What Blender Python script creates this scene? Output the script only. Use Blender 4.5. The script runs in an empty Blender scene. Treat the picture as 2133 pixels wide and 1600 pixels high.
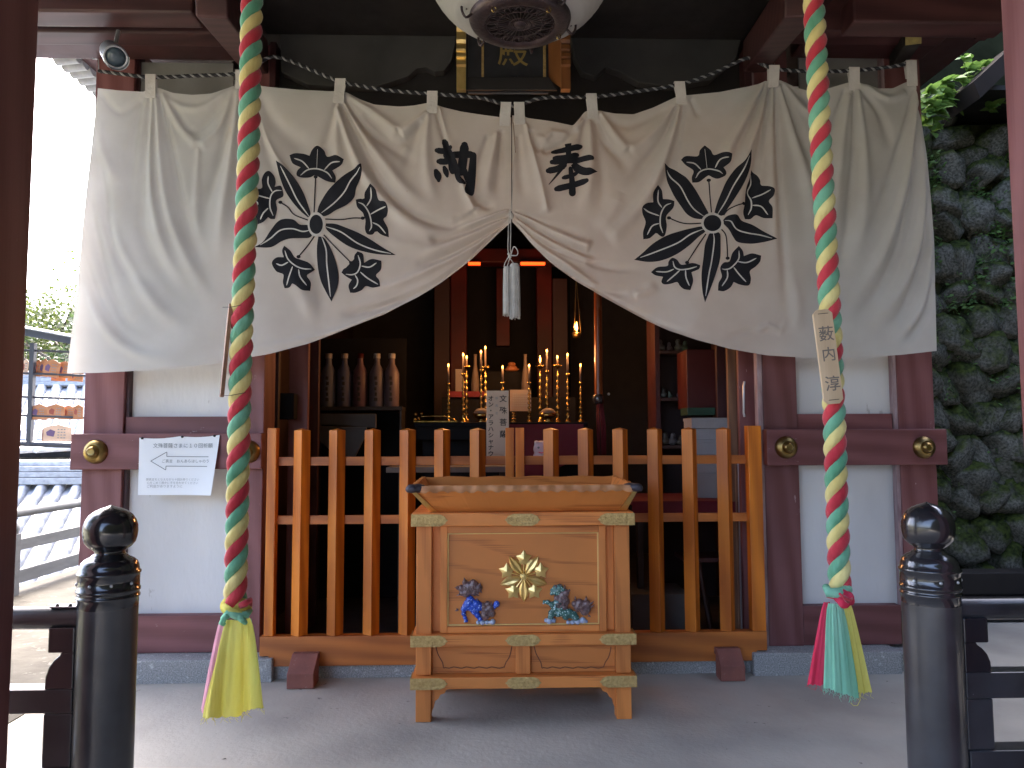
import bpy, bmesh, math, random
import numpy as np
from mathutils import Vector, Matrix, noise
R = math.radians
random.seed(7)
C = bpy.context.scene.collection
SC = bpy.context.scene
# ---------------------------------------------------------------- camera
F, CX, CY = 1600.0, 1066.5, 800.0
EYE = Vector((0.0, 0.0, 1.4))
YAW, PITCH, ROLL = R(1.75), R(4.1), R(0.2)
r0 = Vector((math.cos(YAW), -math.sin(YAW), 0))
FW = Vector((math.sin(YAW)*math.cos(PITCH), math.cos(YAW)*math.cos(PITCH), math.sin(PITCH)))
u0 = r0.cross(FW)
RT = r0*math.cos(ROLL) - u0*math.sin(ROLL)
UP = u0*math.cos(ROLL) + r0*math.sin(ROLL)
cam = bpy.data.cameras.new("camera"); camo = bpy.data.objects.new("camera", cam); C.objects.link(camo)
M = Matrix((RT, UP, -FW)).transposed().to_4x4(); M.translation = EYE
camo.matrix_world = M
cam.sensor_width = 36; cam.lens = 36*F/2133.0; cam.clip_start = 0.05; cam.clip_end = 900
SC.camera = camo
# ---------------------------------------------------------------- light
EXPOSURE = 3.9
SUN_EL, SUN_AZ = 50, -12          # azimuth from +Y, negative = left
w = bpy.data.worlds.new("World"); SC.world = w; w.use_nodes = True
nt = w.node_tree; nt.nodes.clear()
sky = nt.nodes.new('ShaderNodeTexSky'); sky.sky_type = 'NISHITA'; sky.sun_disc = False
sky.sun_elevation = R(SUN_EL); sky.sun_rotation = R(SUN_AZ); sky.air_density = 0.6; sky.dust_density = 5.0; sky.ozone_density = 0.4
bg = nt.nodes.new('ShaderNodeBackground'); bg.inputs[1].default_value = 0.15
wo = nt.nodes.new('ShaderNodeOutputWorld')
nt.links.new(sky.outputs[0], bg.inputs[0]); nt.links.new(bg.outputs[0], wo.inputs[0])
sl = bpy.data.lights.new("sun", 'SUN'); sl.energy = 1.0; sl.angle = R(8); sl.color = (1, .95, .88)
so = bpy.data.objects.new("sun", sl); C.objects.link(so)
sd = Vector((math.sin(R(SUN_AZ))*math.cos(R(SUN_EL)), math.cos(R(SUN_AZ))*math.cos(R(SUN_EL)), math.sin(R(SUN_EL))))
so.rotation_euler = sd.to_track_quat('Z', 'Y').to_euler()
SC.view_settings.view_transform = 'Standard'; SC.view_settings.look = 'None'
SC.view_settings.exposure = EXPOSURE; SC.view_settings.gamma = 1
SC.view_settings.use_curve_mapping = False
SC.cycles.max_bounces = 8; SC.cycles.diffuse_bounces = 5

def P(px, py, Y):
    """the point of the place seen at photo pixel px,py on the plane y = Y"""
    d = FW + RT*((px-CX)/F) + UP*((CY-py)/F)
    return EYE + d*(Y/d.y)
def PX(px, Y, py=915): return P(px, py, Y).x
def PZ(py, Y, px=1066): return P(px, py, Y).z
# ---------------------------------------------------------------- materials
def mat(name, c1, c2=None, scale=6, rough=.6, metal=0, bump=0., bscale=40, stretch=(1,1,1), detail=6,
        chips=None, chipamt=.0, chipscale=60, spec=.5, coat=0, lo=.35, hi=.65, transl=0, emit=None, estr=0, sheen=0, rvar=0.12):
    m = bpy.data.materials.new(name); m.use_nodes = True
    n, l = m.node_tree.nodes, m.node_tree.links
    b = n['Principled BSDF']; out = n['Material Output']
    b.inputs['Roughness'].default_value = rough; b.inputs['Metallic'].default_value = metal
    b.inputs['Specular IOR Level'].default_value = spec; b.inputs['Coat Weight'].default_value = coat
    b.inputs['Coat Roughness'].default_value = .08
    b.inputs['Sheen Weight'].default_value = sheen
    tc = n.new('ShaderNodeTexCoord'); mp = n.new('ShaderNodeMapping'); mp.inputs['Scale'].default_value = stretch
    l.new(tc.outputs['Object'], mp.inputs[0])
    nz = n.new('ShaderNodeTexNoise'); nz.inputs['Scale'].default_value = scale; nz.inputs['Detail'].default_value = detail
    l.new(mp.outputs[0], nz.inputs['Vector'])
    if c2 is None: c2 = tuple(v*.82 for v in c1)
    cr = n.new('ShaderNodeValToRGB'); cr.color_ramp.elements[0].position = lo; cr.color_ramp.elements[1].position = hi
    cr.color_ramp.elements[0].color = (*c2, 1); cr.color_ramp.elements[1].color = (*c1, 1)
    l.new(nz.outputs[0], cr.inputs[0]); col = cr.outputs[0]
    if chips is not None:
        n2 = n.new('ShaderNodeTexNoise'); n2.inputs['Scale'].default_value = chipscale; n2.inputs['Detail'].default_value = 5
        n2.inputs['Roughness'].default_value = .7
        l.new(mp.outputs[0], n2.inputs['Vector'])
        c3 = n.new('ShaderNodeValToRGB'); c3.color_ramp.elements[0].position = 1-chipamt; c3.color_ramp.elements[1].position = min(1, 1-chipamt+.03)
        l.new(n2.outputs[0], c3.inputs[0])
        mx = n.new('ShaderNodeMix'); mx.data_type = 'RGBA'; l.new(c3.outputs[0], mx.inputs[0]); l.new(col, mx.inputs[6]); mx.inputs[7].default_value = (*chips, 1)
        col = mx.outputs[2]
    l.new(col, b.inputs['Base Color'])
    if rvar:
        n4 = n.new('ShaderNodeTexNoise'); n4.inputs['Scale'].default_value = scale*2.3; l.new(mp.outputs[0], n4.inputs['Vector'])
        mr = n.new('ShaderNodeMapRange'); mr.inputs[3].default_value = max(.02, rough-rvar); mr.inputs[4].default_value = min(1, rough+rvar)
        l.new(n4.outputs[0], mr.inputs[0]); l.new(mr.outputs[0], b.inputs['Roughness'])
    if bump:
        n3 = n.new('ShaderNodeTexNoise'); n3.inputs['Scale'].default_value = bscale; n3.inputs['Detail'].default_value = 5
        l.new(mp.outputs[0], n3.inputs['Vector'])
        bp = n.new('ShaderNodeBump'); bp.inputs['Strength'].default_value = bump; bp.inputs['Distance'].default_value = .01
        l.new(n3.outputs[0], bp.inputs['Height']); l.new(bp.outputs[0], b.inputs['Normal'])
    if emit:
        b.inputs['Emission Color'].default_value = (*emit, 1); b.inputs['Emission Strength'].default_value = estr
    if transl:
        t = n.new('ShaderNodeBsdfTranslucent'); l.new(col, t.inputs[0]); ms = n.new('ShaderNodeMixShader'); ms.inputs[0].default_value = transl
        l.new(b.outputs[0], ms.inputs[1]); l.new(t.outputs[0], ms.inputs[2]); l.new(ms.outputs[0], out.inputs[0])
    return m
def woodmat(name, c1, c2, axis='x', ring=9, rough=.5, bump=.12, chips=None, chipamt=0, dist=3.2, coat=0, ramp=(.25,.8)):
    """sawn wood: growth rings as distorted bands, fine fibre over them"""
    m = bpy.data.materials.new(name); m.use_nodes = True
    n, l = m.node_tree.nodes, m.node_tree.links
    b = n['Principled BSDF']; b.inputs['Roughness'].default_value = rough; b.inputs['Coat Weight'].default_value = coat
    tc = n.new('ShaderNodeTexCoord'); oi = n.new('ShaderNodeObjectInfo')
    ad = n.new('ShaderNodeVectorMath'); ad.operation = 'ADD'; l.new(tc.outputs['Object'], ad.inputs[0])
    sc = n.new('ShaderNodeVectorMath'); sc.operation = 'SCALE'; sc.inputs[0].default_value = (7, 3, 5); l.new(oi.outputs['Random'], sc.inputs['Scale']); l.new(sc.outputs[0], ad.inputs[1])
    st = {'x': (.12, 1, 1), 'z': (1, 1, .12), 'y': (1, .12, 1)}[axis]
    mp = n.new('ShaderNodeMapping'); mp.inputs['Scale'].default_value = st; l.new(ad.outputs[0], mp.inputs[0])
    wv = n.new('ShaderNodeTexWave'); wv.wave_type = 'BANDS'; wv.bands_direction = 'DIAGONAL'
    wv.inputs['Scale'].default_value = ring; wv.inputs['Distortion'].default_value = dist; wv.inputs['Detail'].default_value = 3; wv.inputs['Detail Scale'].default_value = 1.2
    l.new(mp.outputs[0], wv.inputs['Vector'])
    mp2 = n.new('ShaderNodeMapping'); mp2.inputs['Scale'].default_value = tuple(v if v < 1 else 14 for v in st); l.new(ad.outputs[0], mp2.inputs[0])
    nz = n.new('ShaderNodeTexNoise'); nz.inputs['Scale'].default_value = 14; nz.inputs['Detail'].default_value = 6; l.new(mp2.outputs[0], nz.inputs['Vector'])
    ma = n.new('ShaderNodeMath'); ma.operation = 'MULTIPLY_ADD'; ma.inputs[1].default_value = .55; l.new(wv.outputs[0], ma.inputs[0])
    m2 = n.new('ShaderNodeMath'); m2.operation = 'MULTIPLY'; m2.inputs[1].default_value = .55; l.new(nz.outputs[0], m2.inputs[0]); l.new(m2.outputs[0], ma.inputs[2])
    cr = n.new('ShaderNodeValToRGB'); cr.color_ramp.elements[0].position = ramp[0]; cr.color_ramp.elements[1].position = ramp[1]
    cr.color_ramp.elements[0].color = (*c1, 1); cr.color_ramp.elements[1].color = (*c2, 1); l.new(ma.outputs[0], cr.inputs[0]); col = cr.outputs[0]
    if chips is not None:
        n2 = n.new('ShaderNodeTexNoise'); n2.inputs['Scale'].default_value = 22; n2.inputs['Detail'].default_value = 7; n2.inputs['Roughness'].default_value = .75
        mpc = n.new('ShaderNodeMapping'); mpc.inputs['Scale'].default_value = tuple(.35 if v < 1 else 1 for v in st); l.new(ad.outputs[0], mpc.inputs[0])
        l.new(mpc.outputs[0], n2.inputs['Vector'])
        c3 = n.new('ShaderNodeValToRGB'); c3.color_ramp.elements[0].position = 1-chipamt; c3.color_ramp.elements[1].position = min(1, 1-chipamt+.03)
        l.new(n2.outputs[0], c3.inputs[0])
        mx = n.new('ShaderNodeMix'); mx.data_type = 'RGBA'; l.new(c3.outputs[0], mx.inputs[0]); l.new(col, mx.inputs[6]); mx.inputs[7].default_value = (*chips, 1)
        col = mx.outputs[2]
    hv = n.new('ShaderNodeHueSaturation'); mrr = n.new('ShaderNodeMapRange'); mrr.inputs[3].default_value = .82; mrr.inputs[4].default_value = 1.12
    l.new(oi.outputs['Random'], mrr.inputs[0]); n6 = n.new('ShaderNodeTexNoise'); n6.inputs['Scale'].default_value = 2.6; n6.inputs['Detail'].default_value = 4; l.new(ad.outputs[0], n6.inputs['Vector'])
    mr6 = n.new('ShaderNodeMapRange'); mr6.inputs[1].default_value = .3; mr6.inputs[2].default_value = .7; mr6.inputs[3].default_value = .86; mr6.inputs[4].default_value = 1.08; l.new(n6.outputs[0], mr6.inputs[0])
    mm = n.new('ShaderNodeMath'); mm.operation = 'MULTIPLY'; l.new(mrr.outputs[0], mm.inputs[0]); l.new(mr6.outputs[0], mm.inputs[1]); l.new(mm.outputs[0], hv.inputs['Value'])
    l.new(col, hv.inputs['Color']); col = hv.outputs[0]
    l.new(col, b.inputs['Base Color'])
    bp = n.new('ShaderNodeBump'); bp.inputs['Strength'].default_value = bump; bp.inputs['Distance'].default_value = .004
    l.new(ma.outputs[0], bp.inputs['Height']); l.new(bp.outputs[0], b.inputs['Normal'])
    return m
MAR = (.155, .048, .047)
m_marv = woodmat('maroon_paint_upright', MAR, (.21, .082, .082), 'z', 5, .55, .1, (.45, .3, .3), .33)
m_marh = woodmat('maroon_paint_level', MAR, (.21, .075, .075), 'x', 5, .55, .15, (.45, .3, .3), .34)
m_eave = woodmat('dark_eave_paint', (.05,.016,.017), (.085,.03,.03), 'x', 5, .5, .1)  # darker maroon for eave beams, cross beams and rafters
m_mard = mat('dark_maroon_paint', (.065, .018, .02), (.04, .012, .014), 4, .5)
m_worn = mat('worn_paint_edge', (.4, .3, .31), (.24, .15, .16), 30, .6, stretch=(1,1,.2))
m_plaster = mat('white_plaster', (.76, .75, .73), (.62, .61, .6), 1.6, .9, bump=.2, bscale=40, stretch=(1,1,.35), detail=9, chips=(.52,.5,.47), chipamt=.34, chipscale=7, spec=.2)
m_plgrey = mat('grey_plaster', (.3, .29, .28), (.22, .21, .2), 3, .9, bump=.1)
m_stone = mat('granite', (.4, .4, .39), (.2, .2, .2), 140, .85, bump=.5, bscale=90, chips=(.5,.5,.49), chipamt=.4, chipscale=25)
m_conc = mat('concrete_floor', (.41, .385, .335), (.29, .272, .24), 1.6, .82, bump=.25, bscale=45, detail=10, lo=.3, hi=.6, chips=(.16,.15,.14), chipamt=.32, chipscale=13)
m_fence = woodmat('orange_stained_wood_upright', (.46, .115, .009), (.68, .2, .016), 'z', 6, .42, .05)
m_fenceh = woodmat('orange_stained_wood_level', (.38, .11, .02), (.55, .17, .03), 'x', 6, .45, .05)
m_box = woodmat('keyaki_wood', (.42, .12, .024), (.68, .235, .052), 'x', 5, .5, .06, dist=7, ramp=(.2, .36))
m_boxv = woodmat('keyaki_wood_upright', (.46, .14, .028), (.67, .23, .052), 'z', 6, .5, .06, dist=3, ramp=(.12, .5))
m_boxl = woodmat('pale_cut_wood', (.60, .28, .115), (.5, .21, .08), 'x', 8, .55, .1)
m_gold = mat('gold_plate', (.9, .66, .26), (.8, .56, .2), 20, .34, .9, rvar=.05)
m_brassd = mat('engraved_brass', (.62, .44, .18), (.46, .31, .12), 70, .5, .6, bump=.5, bscale=90)
m_boss = mat('aged_brass', (.42, .29, .1), (.2, .14, .06), 9, .36, 1, bump=.05)
m_brass = mat('bright_brass', (.46, .31, .1), None, 9, .16, 1)
m_lacq = mat('black_lacquer', (.012, .012, .015), (.02, .02, .024), 3, .22, coat=.7, rvar=.06)
m_lacd = mat('black_lacquer_worn', (.022, .022, .026), (.04, .04, .045), 8, .35, coat=.3, chips=(.25,.25,.27), chipamt=.28)
m_dark = mat('dark_wood', (.02, .016, .015), (.012, .01, .01), 5, .6)
m_blk = mat('matte_black', (.008, .008, .009), None, 5, .75, spec=.12)  # flat black for the altar, back boards and wall box
m_cloth = mat('unbleached_cotton', (.70, .675, .635), (.63, .60, .555), 3.5, .9, transl=.28, bump=.06, bscale=28, spec=.15, rvar=.03, chips=(.55,.48,.38), chipamt=.26, chipscale=9)
m_clothb = mat('cotton_tab', (.68, .64, .6), (.6, .56, .52), 12, .9, bump=.35, bscale=60, spec=.1)
m_ink = mat('black_dye', (.02, .02, .024), (.028, .028, .034), 6, .85, spec=.1)
m_vein = mat('undyed_cotton_line', (.72, .69, .65), None, 6, .9, spec=.1)
m_red = mat('red_cloth', (.62, .06, .08), (.42, .025, .04), 9, .85, bump=.9, bscale=34, stretch=(1,1,.35), spec=.2, sheen=.3)
m_yel = mat('yellow_cloth', (.8, .70, .30), (.62, .5, .17), 9, .85, bump=.9, bscale=34, stretch=(1,1,.35), spec=.2, sheen=.3)
m_grn = mat('green_cloth', (.2, .47, .31), (.10, .31, .18), 9, .85, bump=.9, bscale=34, stretch=(1,1,.35), spec=.2, sheen=.3)
m_yels = mat('yellow_sheer_cloth', (.84, .82, .26), (.74, .66, .12), 14, .85, stretch=(1,1,.12), bump=.5, bscale=60, transl=.35, spec=.1)
m_grns = mat('mint_sheer_cloth', (.38, .74, .54), (.22, .56, .38), 14, .85, stretch=(1,1,.12), bump=.5, bscale=60, transl=.25, spec=.1)
m_reds = mat('pink_red_cloth', (.85, .09, .17), (.66, .035, .08), 14, .85, stretch=(1,1,.12), bump=.5, bscale=60, transl=.25, spec=.1)
m_pinks = mat('pale_pink_cloth', (.8, .4, .5), None, 10, .85, transl=.3, spec=.1)
m_tag = woodmat('pale_cypress', (.66, .5, .33), (.56, .41, .26), 'z', 7, .6, .05)
m_tagd = woodmat('brown_weathered_wood', (.3, .16, .09), (.2, .1, .06), 'z', 7, .7, .1)
m_inkg = mat('grey_brush_ink', (.2, .17, .15), None, 8, .8)
m_inkb = mat('black_ink', (.03, .03, .03), None, 8, .8)
m_paper = mat('white_paper', (.86, .88, .9), (.82, .84, .86), 3, .8, spec=.2)
m_wht = mat('white_card', (.34, .335, .34), (.28, .28, .285), 4, .7)
m_cord = mat('white_silk_cord', (.62, .6, .57), (.5, .48, .46), 20, .7, bump=.3, bscale=80)
m_rail = mat('dark_weathered_paint', (.035, .037, .045), None, 6, .6)
m_metal = mat('grey_metal', (.5, .52, .55), None, 4, .35, .6)
m_glass = mat('lamp_lens', (.1, .14, .18), None, 4, .12, 0, coat=.8)
m_wax = mat('candle_wax', (.13, .1, .085), None, 10, .5, spec=.3)
m_flame = mat('candle_flame', (1, .6, .2), None, 10, .5, emit=(1, .32, .04), estr=1.7)
m_tile = mat('roof_tile', (.36, .37, .39), (.24, .25, .27), 12, .4, bump=.2, spec=.6)
m_moss = None
# ---------------------------------------------------------------- builders
class MB:
    def __init__(s): s.v = []; s.f = []
    def add(s, vs, fs):
        k = len(s.v); s.v += [tuple(p) for p in vs]; s.f += [tuple(i+k for i in f) for f in fs]; return s
    def box(s, x0, x1, y0, y1, z0, z1):
        return s.add([(x0,y0,z0),(x1,y0,z0),(x1,y1,z0),(x0,y1,z0),(x0,y0,z1),(x1,y0,z1),(x1,y1,z1),(x0,y1,z1)],
                     [(0,3,2,1),(4,5,6,7),(0,1,5,4),(1,2,6,5),(2,3,7,6),(3,0,4,7)])
    def hexa(s, b, t):      # bottom quad, top quad (same winding, counter-clockwise from above)
        return s.add(list(b)+list(t), [(0,3,2,1),(4,5,6,7),(0,1,5,4),(1,2,6,5),(2,3,7,6),(3,0,4,7)])
    def prism(s, poly, y0, y1):      # poly of (x,z), extruded along y
        n = len(poly)
        a = sum(poly[i][0]*poly[(i+1)%n][1]-poly[(i+1)%n][0]*poly[i][1] for i in range(n))
        if a < 0: poly = poly[::-1]
        v = [(x,y0,z) for x,z in poly]+[(x,y1,z) for x,z in poly]
        f = [tuple(range(n)), tuple(range(2*n-1, n-1, -1))]+[((i+1)%n, i, n+i, n+(i+1)%n) for i in range(n)]
        return s.add(v, f)
    def tube(s, pts, r, n=8, caps=True, closed=False):
        pts = [Vector(p) for p in pts]; m = len(pts)
        rr = r if hasattr(r, '__len__') else [r]*m
        t = (pts[1]-pts[0]).normalized()
        a = t.orthogonal().normalized(); vs = []
        for i, p in enumerate(pts):
            t2 = ((pts[min(i+1, m-1)]-pts[max(i-1, 0)])).normalized()
            a = (a - t2*a.dot(t2)); a = a.normalized() if a.length > 1e-6 else t2.orthogonal().normalized()
            b = t2.cross(a)
            for k in range(n):
                an = 2*math.pi*k/n; vs.append(p + (a*math.cos(an)+b*math.sin(an))*rr[i])
        fs = [(i*n+k, i*n+(k+1)%n, (i+1)*n+(k+1)%n, (i+1)*n+k) for i in range(m-1) for k in range(n)]
        if caps: fs += [tuple(range(n-1, -1, -1)), tuple(range((m-1)*n, m*n))]
        return s.add(vs, fs)
    def lathe(s, prof, cx, cy, n=28, a0=0, a1=2*math.pi, sx=1, sy=1):
        full = abs(a1-a0-2*math.pi) < 1e-6; m = n if full else n+1; vs = []
        for r, z in prof:
            for k in range(m):
                an = a0+(a1-a0)*k/n; vs.append((cx+r*sx*math.cos(an), cy+r*sy*math.sin(an), z))
        fs = []
        for i in range(len(prof)-1):
            for k in range(n):
                k2 = (k+1) % m
                fs.append((i*m+k, i*m+k2, (i+1)*m+k2, (i+1)*m+k))
        return s.add(vs, fs)
    def ball(s, c, r, n=12, sz=1, sx=1, sy=1):
        k = 8
        prof = [(max(1e-4, r*math.sin(math.pi*i/k)), c[2]-r*sz*math.cos(math.pi*i/k)) for i in range(k+1)]
        return s.lathe(prof, c[0], c[1], n, sx=sx, sy=sy)
    def xf(s, M): s.v = [tuple(M @ Vector(p)) for p in s.v]; return s
    def build(s, name, m, parent=None, smooth=False, bevel=0, **tags):
        return mk(name, s.v, s.f, m, parent, smooth, bevel, **tags)
def root_loc(o):
    while o.parent: o = o.parent
    return Vector(o['_loc']) if '_loc' in o else o.location.copy()
ROOTS = {}
def mk(name, v, f, m, parent=None, smooth=False, bevel=0, **tags):
    me = bpy.data.meshes.new(name)
    if parent is not None:
        p = parent
        while p.parent: p = p.parent
        off = ROOTS[p.name]
    else:
        a = np.array([tuple(q) for q in v]); off = Vector(((a[:,0].min()+a[:,0].max())/2, (a[:,1].min()+a[:,1].max())/2, a[:,2].min()))
    me.from_pydata([(q[0]-off.x, q[1]-off.y, q[2]-off.z) for q in v], [], [tuple(q) for q in f])
    me.update(); me.materials.append(m)
    if smooth: me.polygons.foreach_set('use_smooth', [True]*len(me.polygons))
    o = bpy.data.objects.new(name, me); C.objects.link(o)
    if parent is not None: o.parent = parent
    else: o.location = off; ROOTS[o.name] = off.copy()
    if bevel:
        b = o.modifiers.new('bevel', 'BEVEL'); b.width = bevel; b.segments = 2; b.limit_method = 'ANGLE'; b.angle_limit = R(40)
    if smooth and smooth != 'all':
        try: me.set_sharp_from_angle(angle=R(42))
        except Exception: pass
    for k, t in tags.items(): o[k] = t
    return o
def thing(name, label, cat, loc, group=None):
    o = bpy.data.objects.new(name, None); C.objects.link(o); o.location = loc; o.empty_display_size = .1
    o['label'] = label; o['category'] = cat
    if group: o['group'] = group
    ROOTS[o.name] = Vector(loc)
    return o
def copy_tree(o, parent=None):
    c = o.copy(); C.objects.link(c)
    if parent is not None: c.parent = parent
    for ch in list(o.children): copy_tree(ch, c)
    return c
def dup(o, loc, label=None, rz=None, scale=None):
    c = copy_tree(o); c.location = loc; ROOTS[c.name] = Vector(loc)
    if label: c['label'] = label
    if rz is not None: c.rotation_euler.z = rz
    if scale: c.scale = scale
    return c
def piece(src, parent, loc, rot=(0,0,0), scale=(1,1,1), mat_=None):
    """another object that shares a piece's mesh"""
    o = bpy.data.objects.new(src.name.split('.')[0], src.data); C.objects.link(o); o.parent = parent
    o.location = loc; o.rotation_euler = rot; o.scale = scale
    return o
def smoothline(pts, step=8):
    """Catmull-Rom through 2-D or 3-D points"""
    p = [np.array(q, float) for q in pts]
    if len(p) == 2: return p
    p = [2*p[0]-p[1]]+p+[2*p[-1]-p[-2]]; out = []
    for i in range(1, len(p)-2):
        L = np.linalg.norm(p[i+1]-p[i]); n = max(2, int(L/step))
        for k in range(n):
            t = k/n
            out.append(.5*((2*p[i])+(-p[i-1]+p[i+1])*t+(2*p[i-1]-5*p[i]+4*p[i+1]-p[i+2])*t*t+(-p[i-1]+3*p[i]-3*p[i+1]+p[i+2])*t**3))
    out.append(p[-2]); return out
def smoothpoly(pts, step=8):
    """closed Catmull-Rom; corners stay sharp where they turn hard"""
    p = [np.array(q, float) for q in pts]; n = len(p); out = []
    for i in range(n):
        a, b, c, d = p[i-1], p[i], p[(i+1)%n], p[(i+2)%n]
        def sharp(q0, q1, q2):
            u, v = q1-q0, q2-q1
            return np.dot(u, v)/(np.linalg.norm(u)*np.linalg.norm(v)+1e-9) < .25
        if sharp(a, b, c): a = 2*b-c
        if sharp(b, c, d): d = 2*c-b
        L = np.linalg.norm(c-b); k = max(1, int(L/step))
        for j in range(k):
            t = j/k
            out.append(.5*((2*b)+(-a+c)*t+(2*a-5*b+4*c-d)*t*t+(-a+3*b-3*c+d)*t**3))
    return out
def ribbon(pts, w, step=5, taper=None):
    """flat stroke polygon round a 2-D line"""
    q = smoothline(pts, step); n = len(q); L, Rr = [], []
    for i in range(n):
        t = q[min(i+1, n-1)]-q[max(i-1, 0)]; t = t/(np.linalg.norm(t)+1e-9); nn = np.array([-t[1], t[0]])
        ww = w*.5*(taper(i/(n-1)) if taper else 1)
        L.append(q[i]+nn*ww); Rr.append(q[i]-nn*ww)
    return L, Rr
def textmesh(s, size, thick=0, extrude=0.0):
    """flat outlines of a text, as verts/faces in its own x-y plane, centred"""
    cu = bpy.data.curves.new('lettering', 'FONT'); cu.body = s; cu.size = size; cu.align_x = 'CENTER'; cu.align_y = 'CENTER'
    cu.offset = thick; cu.extrude = extrude; cu.resolution_u = 3
    o = bpy.data.objects.new('lettering', cu); C.objects.link(o)
    dg = bpy.context.evaluated_depsgraph_get(); me = bpy.data.meshes.new_from_object(o.evaluated_get(dg))
    v = [tuple(q.co) for q in me.vertices]; f = [tuple(q.vertices) for q in me.polygons]
    bpy.data.objects.remove(o); bpy.data.curves.remove(cu); bpy.data.meshes.remove(me)
    return v, f
def lettering(s, size, org, ux, uz, m, parent, thick=0, col=False, gap=1.12, name='lettering'):
    """text standing on a surface: org = centre (top centre for a column), ux right, uz up"""
    mb = MB(); ux = Vector(ux).normalized(); uz = Vector(uz).normalized()
    items = [(c, -i*size*gap) for i, c in enumerate(s)] if col else [(s, 0)]
    for c, dz in items:
        if c == ' ': continue
        v, f = textmesh(c, size, thick)
        if v: mb.add([Vector(org)+ux*a+uz*(b+dz) for a, b, _ in v], f)
    return mb.build(name, m, parent)
def blob(balls, voxel=.006, smooth_it=4):
    """one continuous body grown from overlapping balls ((x,y,z),(rx,ry,rz)) -> verts, faces"""
    mb = MB()
    for c, r in balls:
        k = 8; n = 12; rx, ry, rz = r if hasattr(r, '__len__') else (r, r, r); vs = []
        for i in range(1, k):
            for j in range(n):
                a = math.pi*i/k; b = 2*math.pi*j/n
                vs.append((c[0]+rx*math.sin(a)*math.cos(b), c[1]+ry*math.sin(a)*math.sin(b), c[2]-rz*math.cos(a)))
        vs += [(c[0], c[1], c[2]-rz), (c[0], c[1], c[2]+rz)]; B, T = len(vs)-2, len(vs)-1
        fs = [(i*n+j, i*n+(j+1)%n, (i+1)*n+(j+1)%n, (i+1)*n+j) for i in range(k-2) for j in range(n)]
        fs += [(B, (j+1)%n, j) for j in range(n)]+[(T, (k-2)*n+j, (k-2)*n+(j+1)%n) for j in range(n)]
        mb.add(vs, fs)
    me = bpy.data.meshes.new('t'); me.from_pydata(mb.v, [], mb.f)
    o = bpy.data.objects.new('t', me); C.objects.link(o)
    r = o.modifiers.new('r', 'REMESH'); r.mode = 'VOXEL'; r.voxel_size = voxel
    s = o.modifiers.new('s', 'SMOOTH'); s.iterations = smooth_it; s.factor = .5
    dg = bpy.context.evaluated_depsgraph_get(); e = bpy.data.meshes.new_from_object(o.evaluated_get(dg))
    v = [tuple(q.co) for q in e.vertices]; f = [tuple(q.vertices) for q in e.polygons]
    bpy.data.objects.remove(o); bpy.data.meshes.remove(me); bpy.data.meshes.remove(e)
    return v, f
# ---------------------------------------------------------------- ground and terrace
def sheet(name, x0, x1, y0, y1, z, m, n=1):
    return mk(name, [(x0,y0,z),(x1,y0,z),(x1,y1,z),(x0,y1,z)], [(0,1,2,3)], m, None, kind='structure')
m_ground = mat('hillside_ground', (.16,.15,.1), (.09,.1,.05), .4, .95)
sheet('ground', -300, 300, -60, 420, -3.2, m_ground)
fl = MB().box(-4.5, 4.6, -8, 9.5, -3.1, 0).build('terrace_floor', m_conc); fl['kind'] = 'structure'
sp = MB().box(-4.5, -2.38, -8, 9.5, .001, .006).build('shaded_side_floor', mat('rough_floor_painted_shade', (.06,.055,.046), (.04,.036,.03), 3, .9, spec=.1, bump=.5, bscale=18, chips=(.09,.085,.075), chipamt=.4, chipscale=9)); sp['kind'] = 'structure'  # rough floor strip, its colour darkened to stand in for shade on the terrace
YW = 4.75                                    # front faces of the hall's columns
hall = thing('temple_hall', 'maroon framed temple hall with white plaster walls behind the curtain', 'temple', (0, YW, 0))
def vbox(pl, pr, y0, y1, pyr, zb, zt, m, name, par=None, bevel=.004):
    """upright member, left/right edges measured at photo row pyr"""
    return MB().box(P(pl,pyr,y0).x, P(pr,pyr,y0).x, y0, y1, zb, zt).build(name, m, par or hall, bevel=bevel)
ZS = .13
# stone footing
for a, b in ((150, 566), (1571, 1880)):
    x0, x1 = P(a,1395,4.6).x, P(b,1395,4.6).x
    n = 2 if a < 1000 else 1
    MB().box(x0, x1, 4.60, 5.1, -.05, ZS).build('footing_stone', m_stone, hall, bevel=.008)
MB().box(P(566,1395,4.66).x+.003, P(1571,1395,4.66).x-.003, 4.665, 5.1, -.05, .075).build('footing_stone', m_stone, hall, bevel=.005)
MB().box(P(1880,1395,4.6).x+.004, P(1880,1395,4.6).x+.5, 4.64, 5.1, -.05, ZS-.02).build('footing_stone', m_stone, hall, bevel=.008)
ZT = 3.9
# columns
colL0 = vbox(173, 256, YW, YW+.24, 900, ZS, ZT, m_marv, 'column')
colL1 = vbox(486, 549, YW, YW+.24, 900, ZS, ZT, m_marv, 'column')
colR1 = vbox(1591, 1662, YW, YW+.24, 900, ZS, ZT, m_marv, 'column')
colR0 = vbox(1873, 1948, YW, YW+.24, 900, ZS, ZT, m_marv, 'column')
vbox(1580, 1590.5, YW-.006, YW+.05, 900, ZS, ZT, m_worn, 'edge_strip', bevel=.002)
vbox(1864, 1873, YW+.01, YW+.06, 900, ZS+.2, ZT, m_worn, 'edge_strip', bevel=.002)
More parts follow.
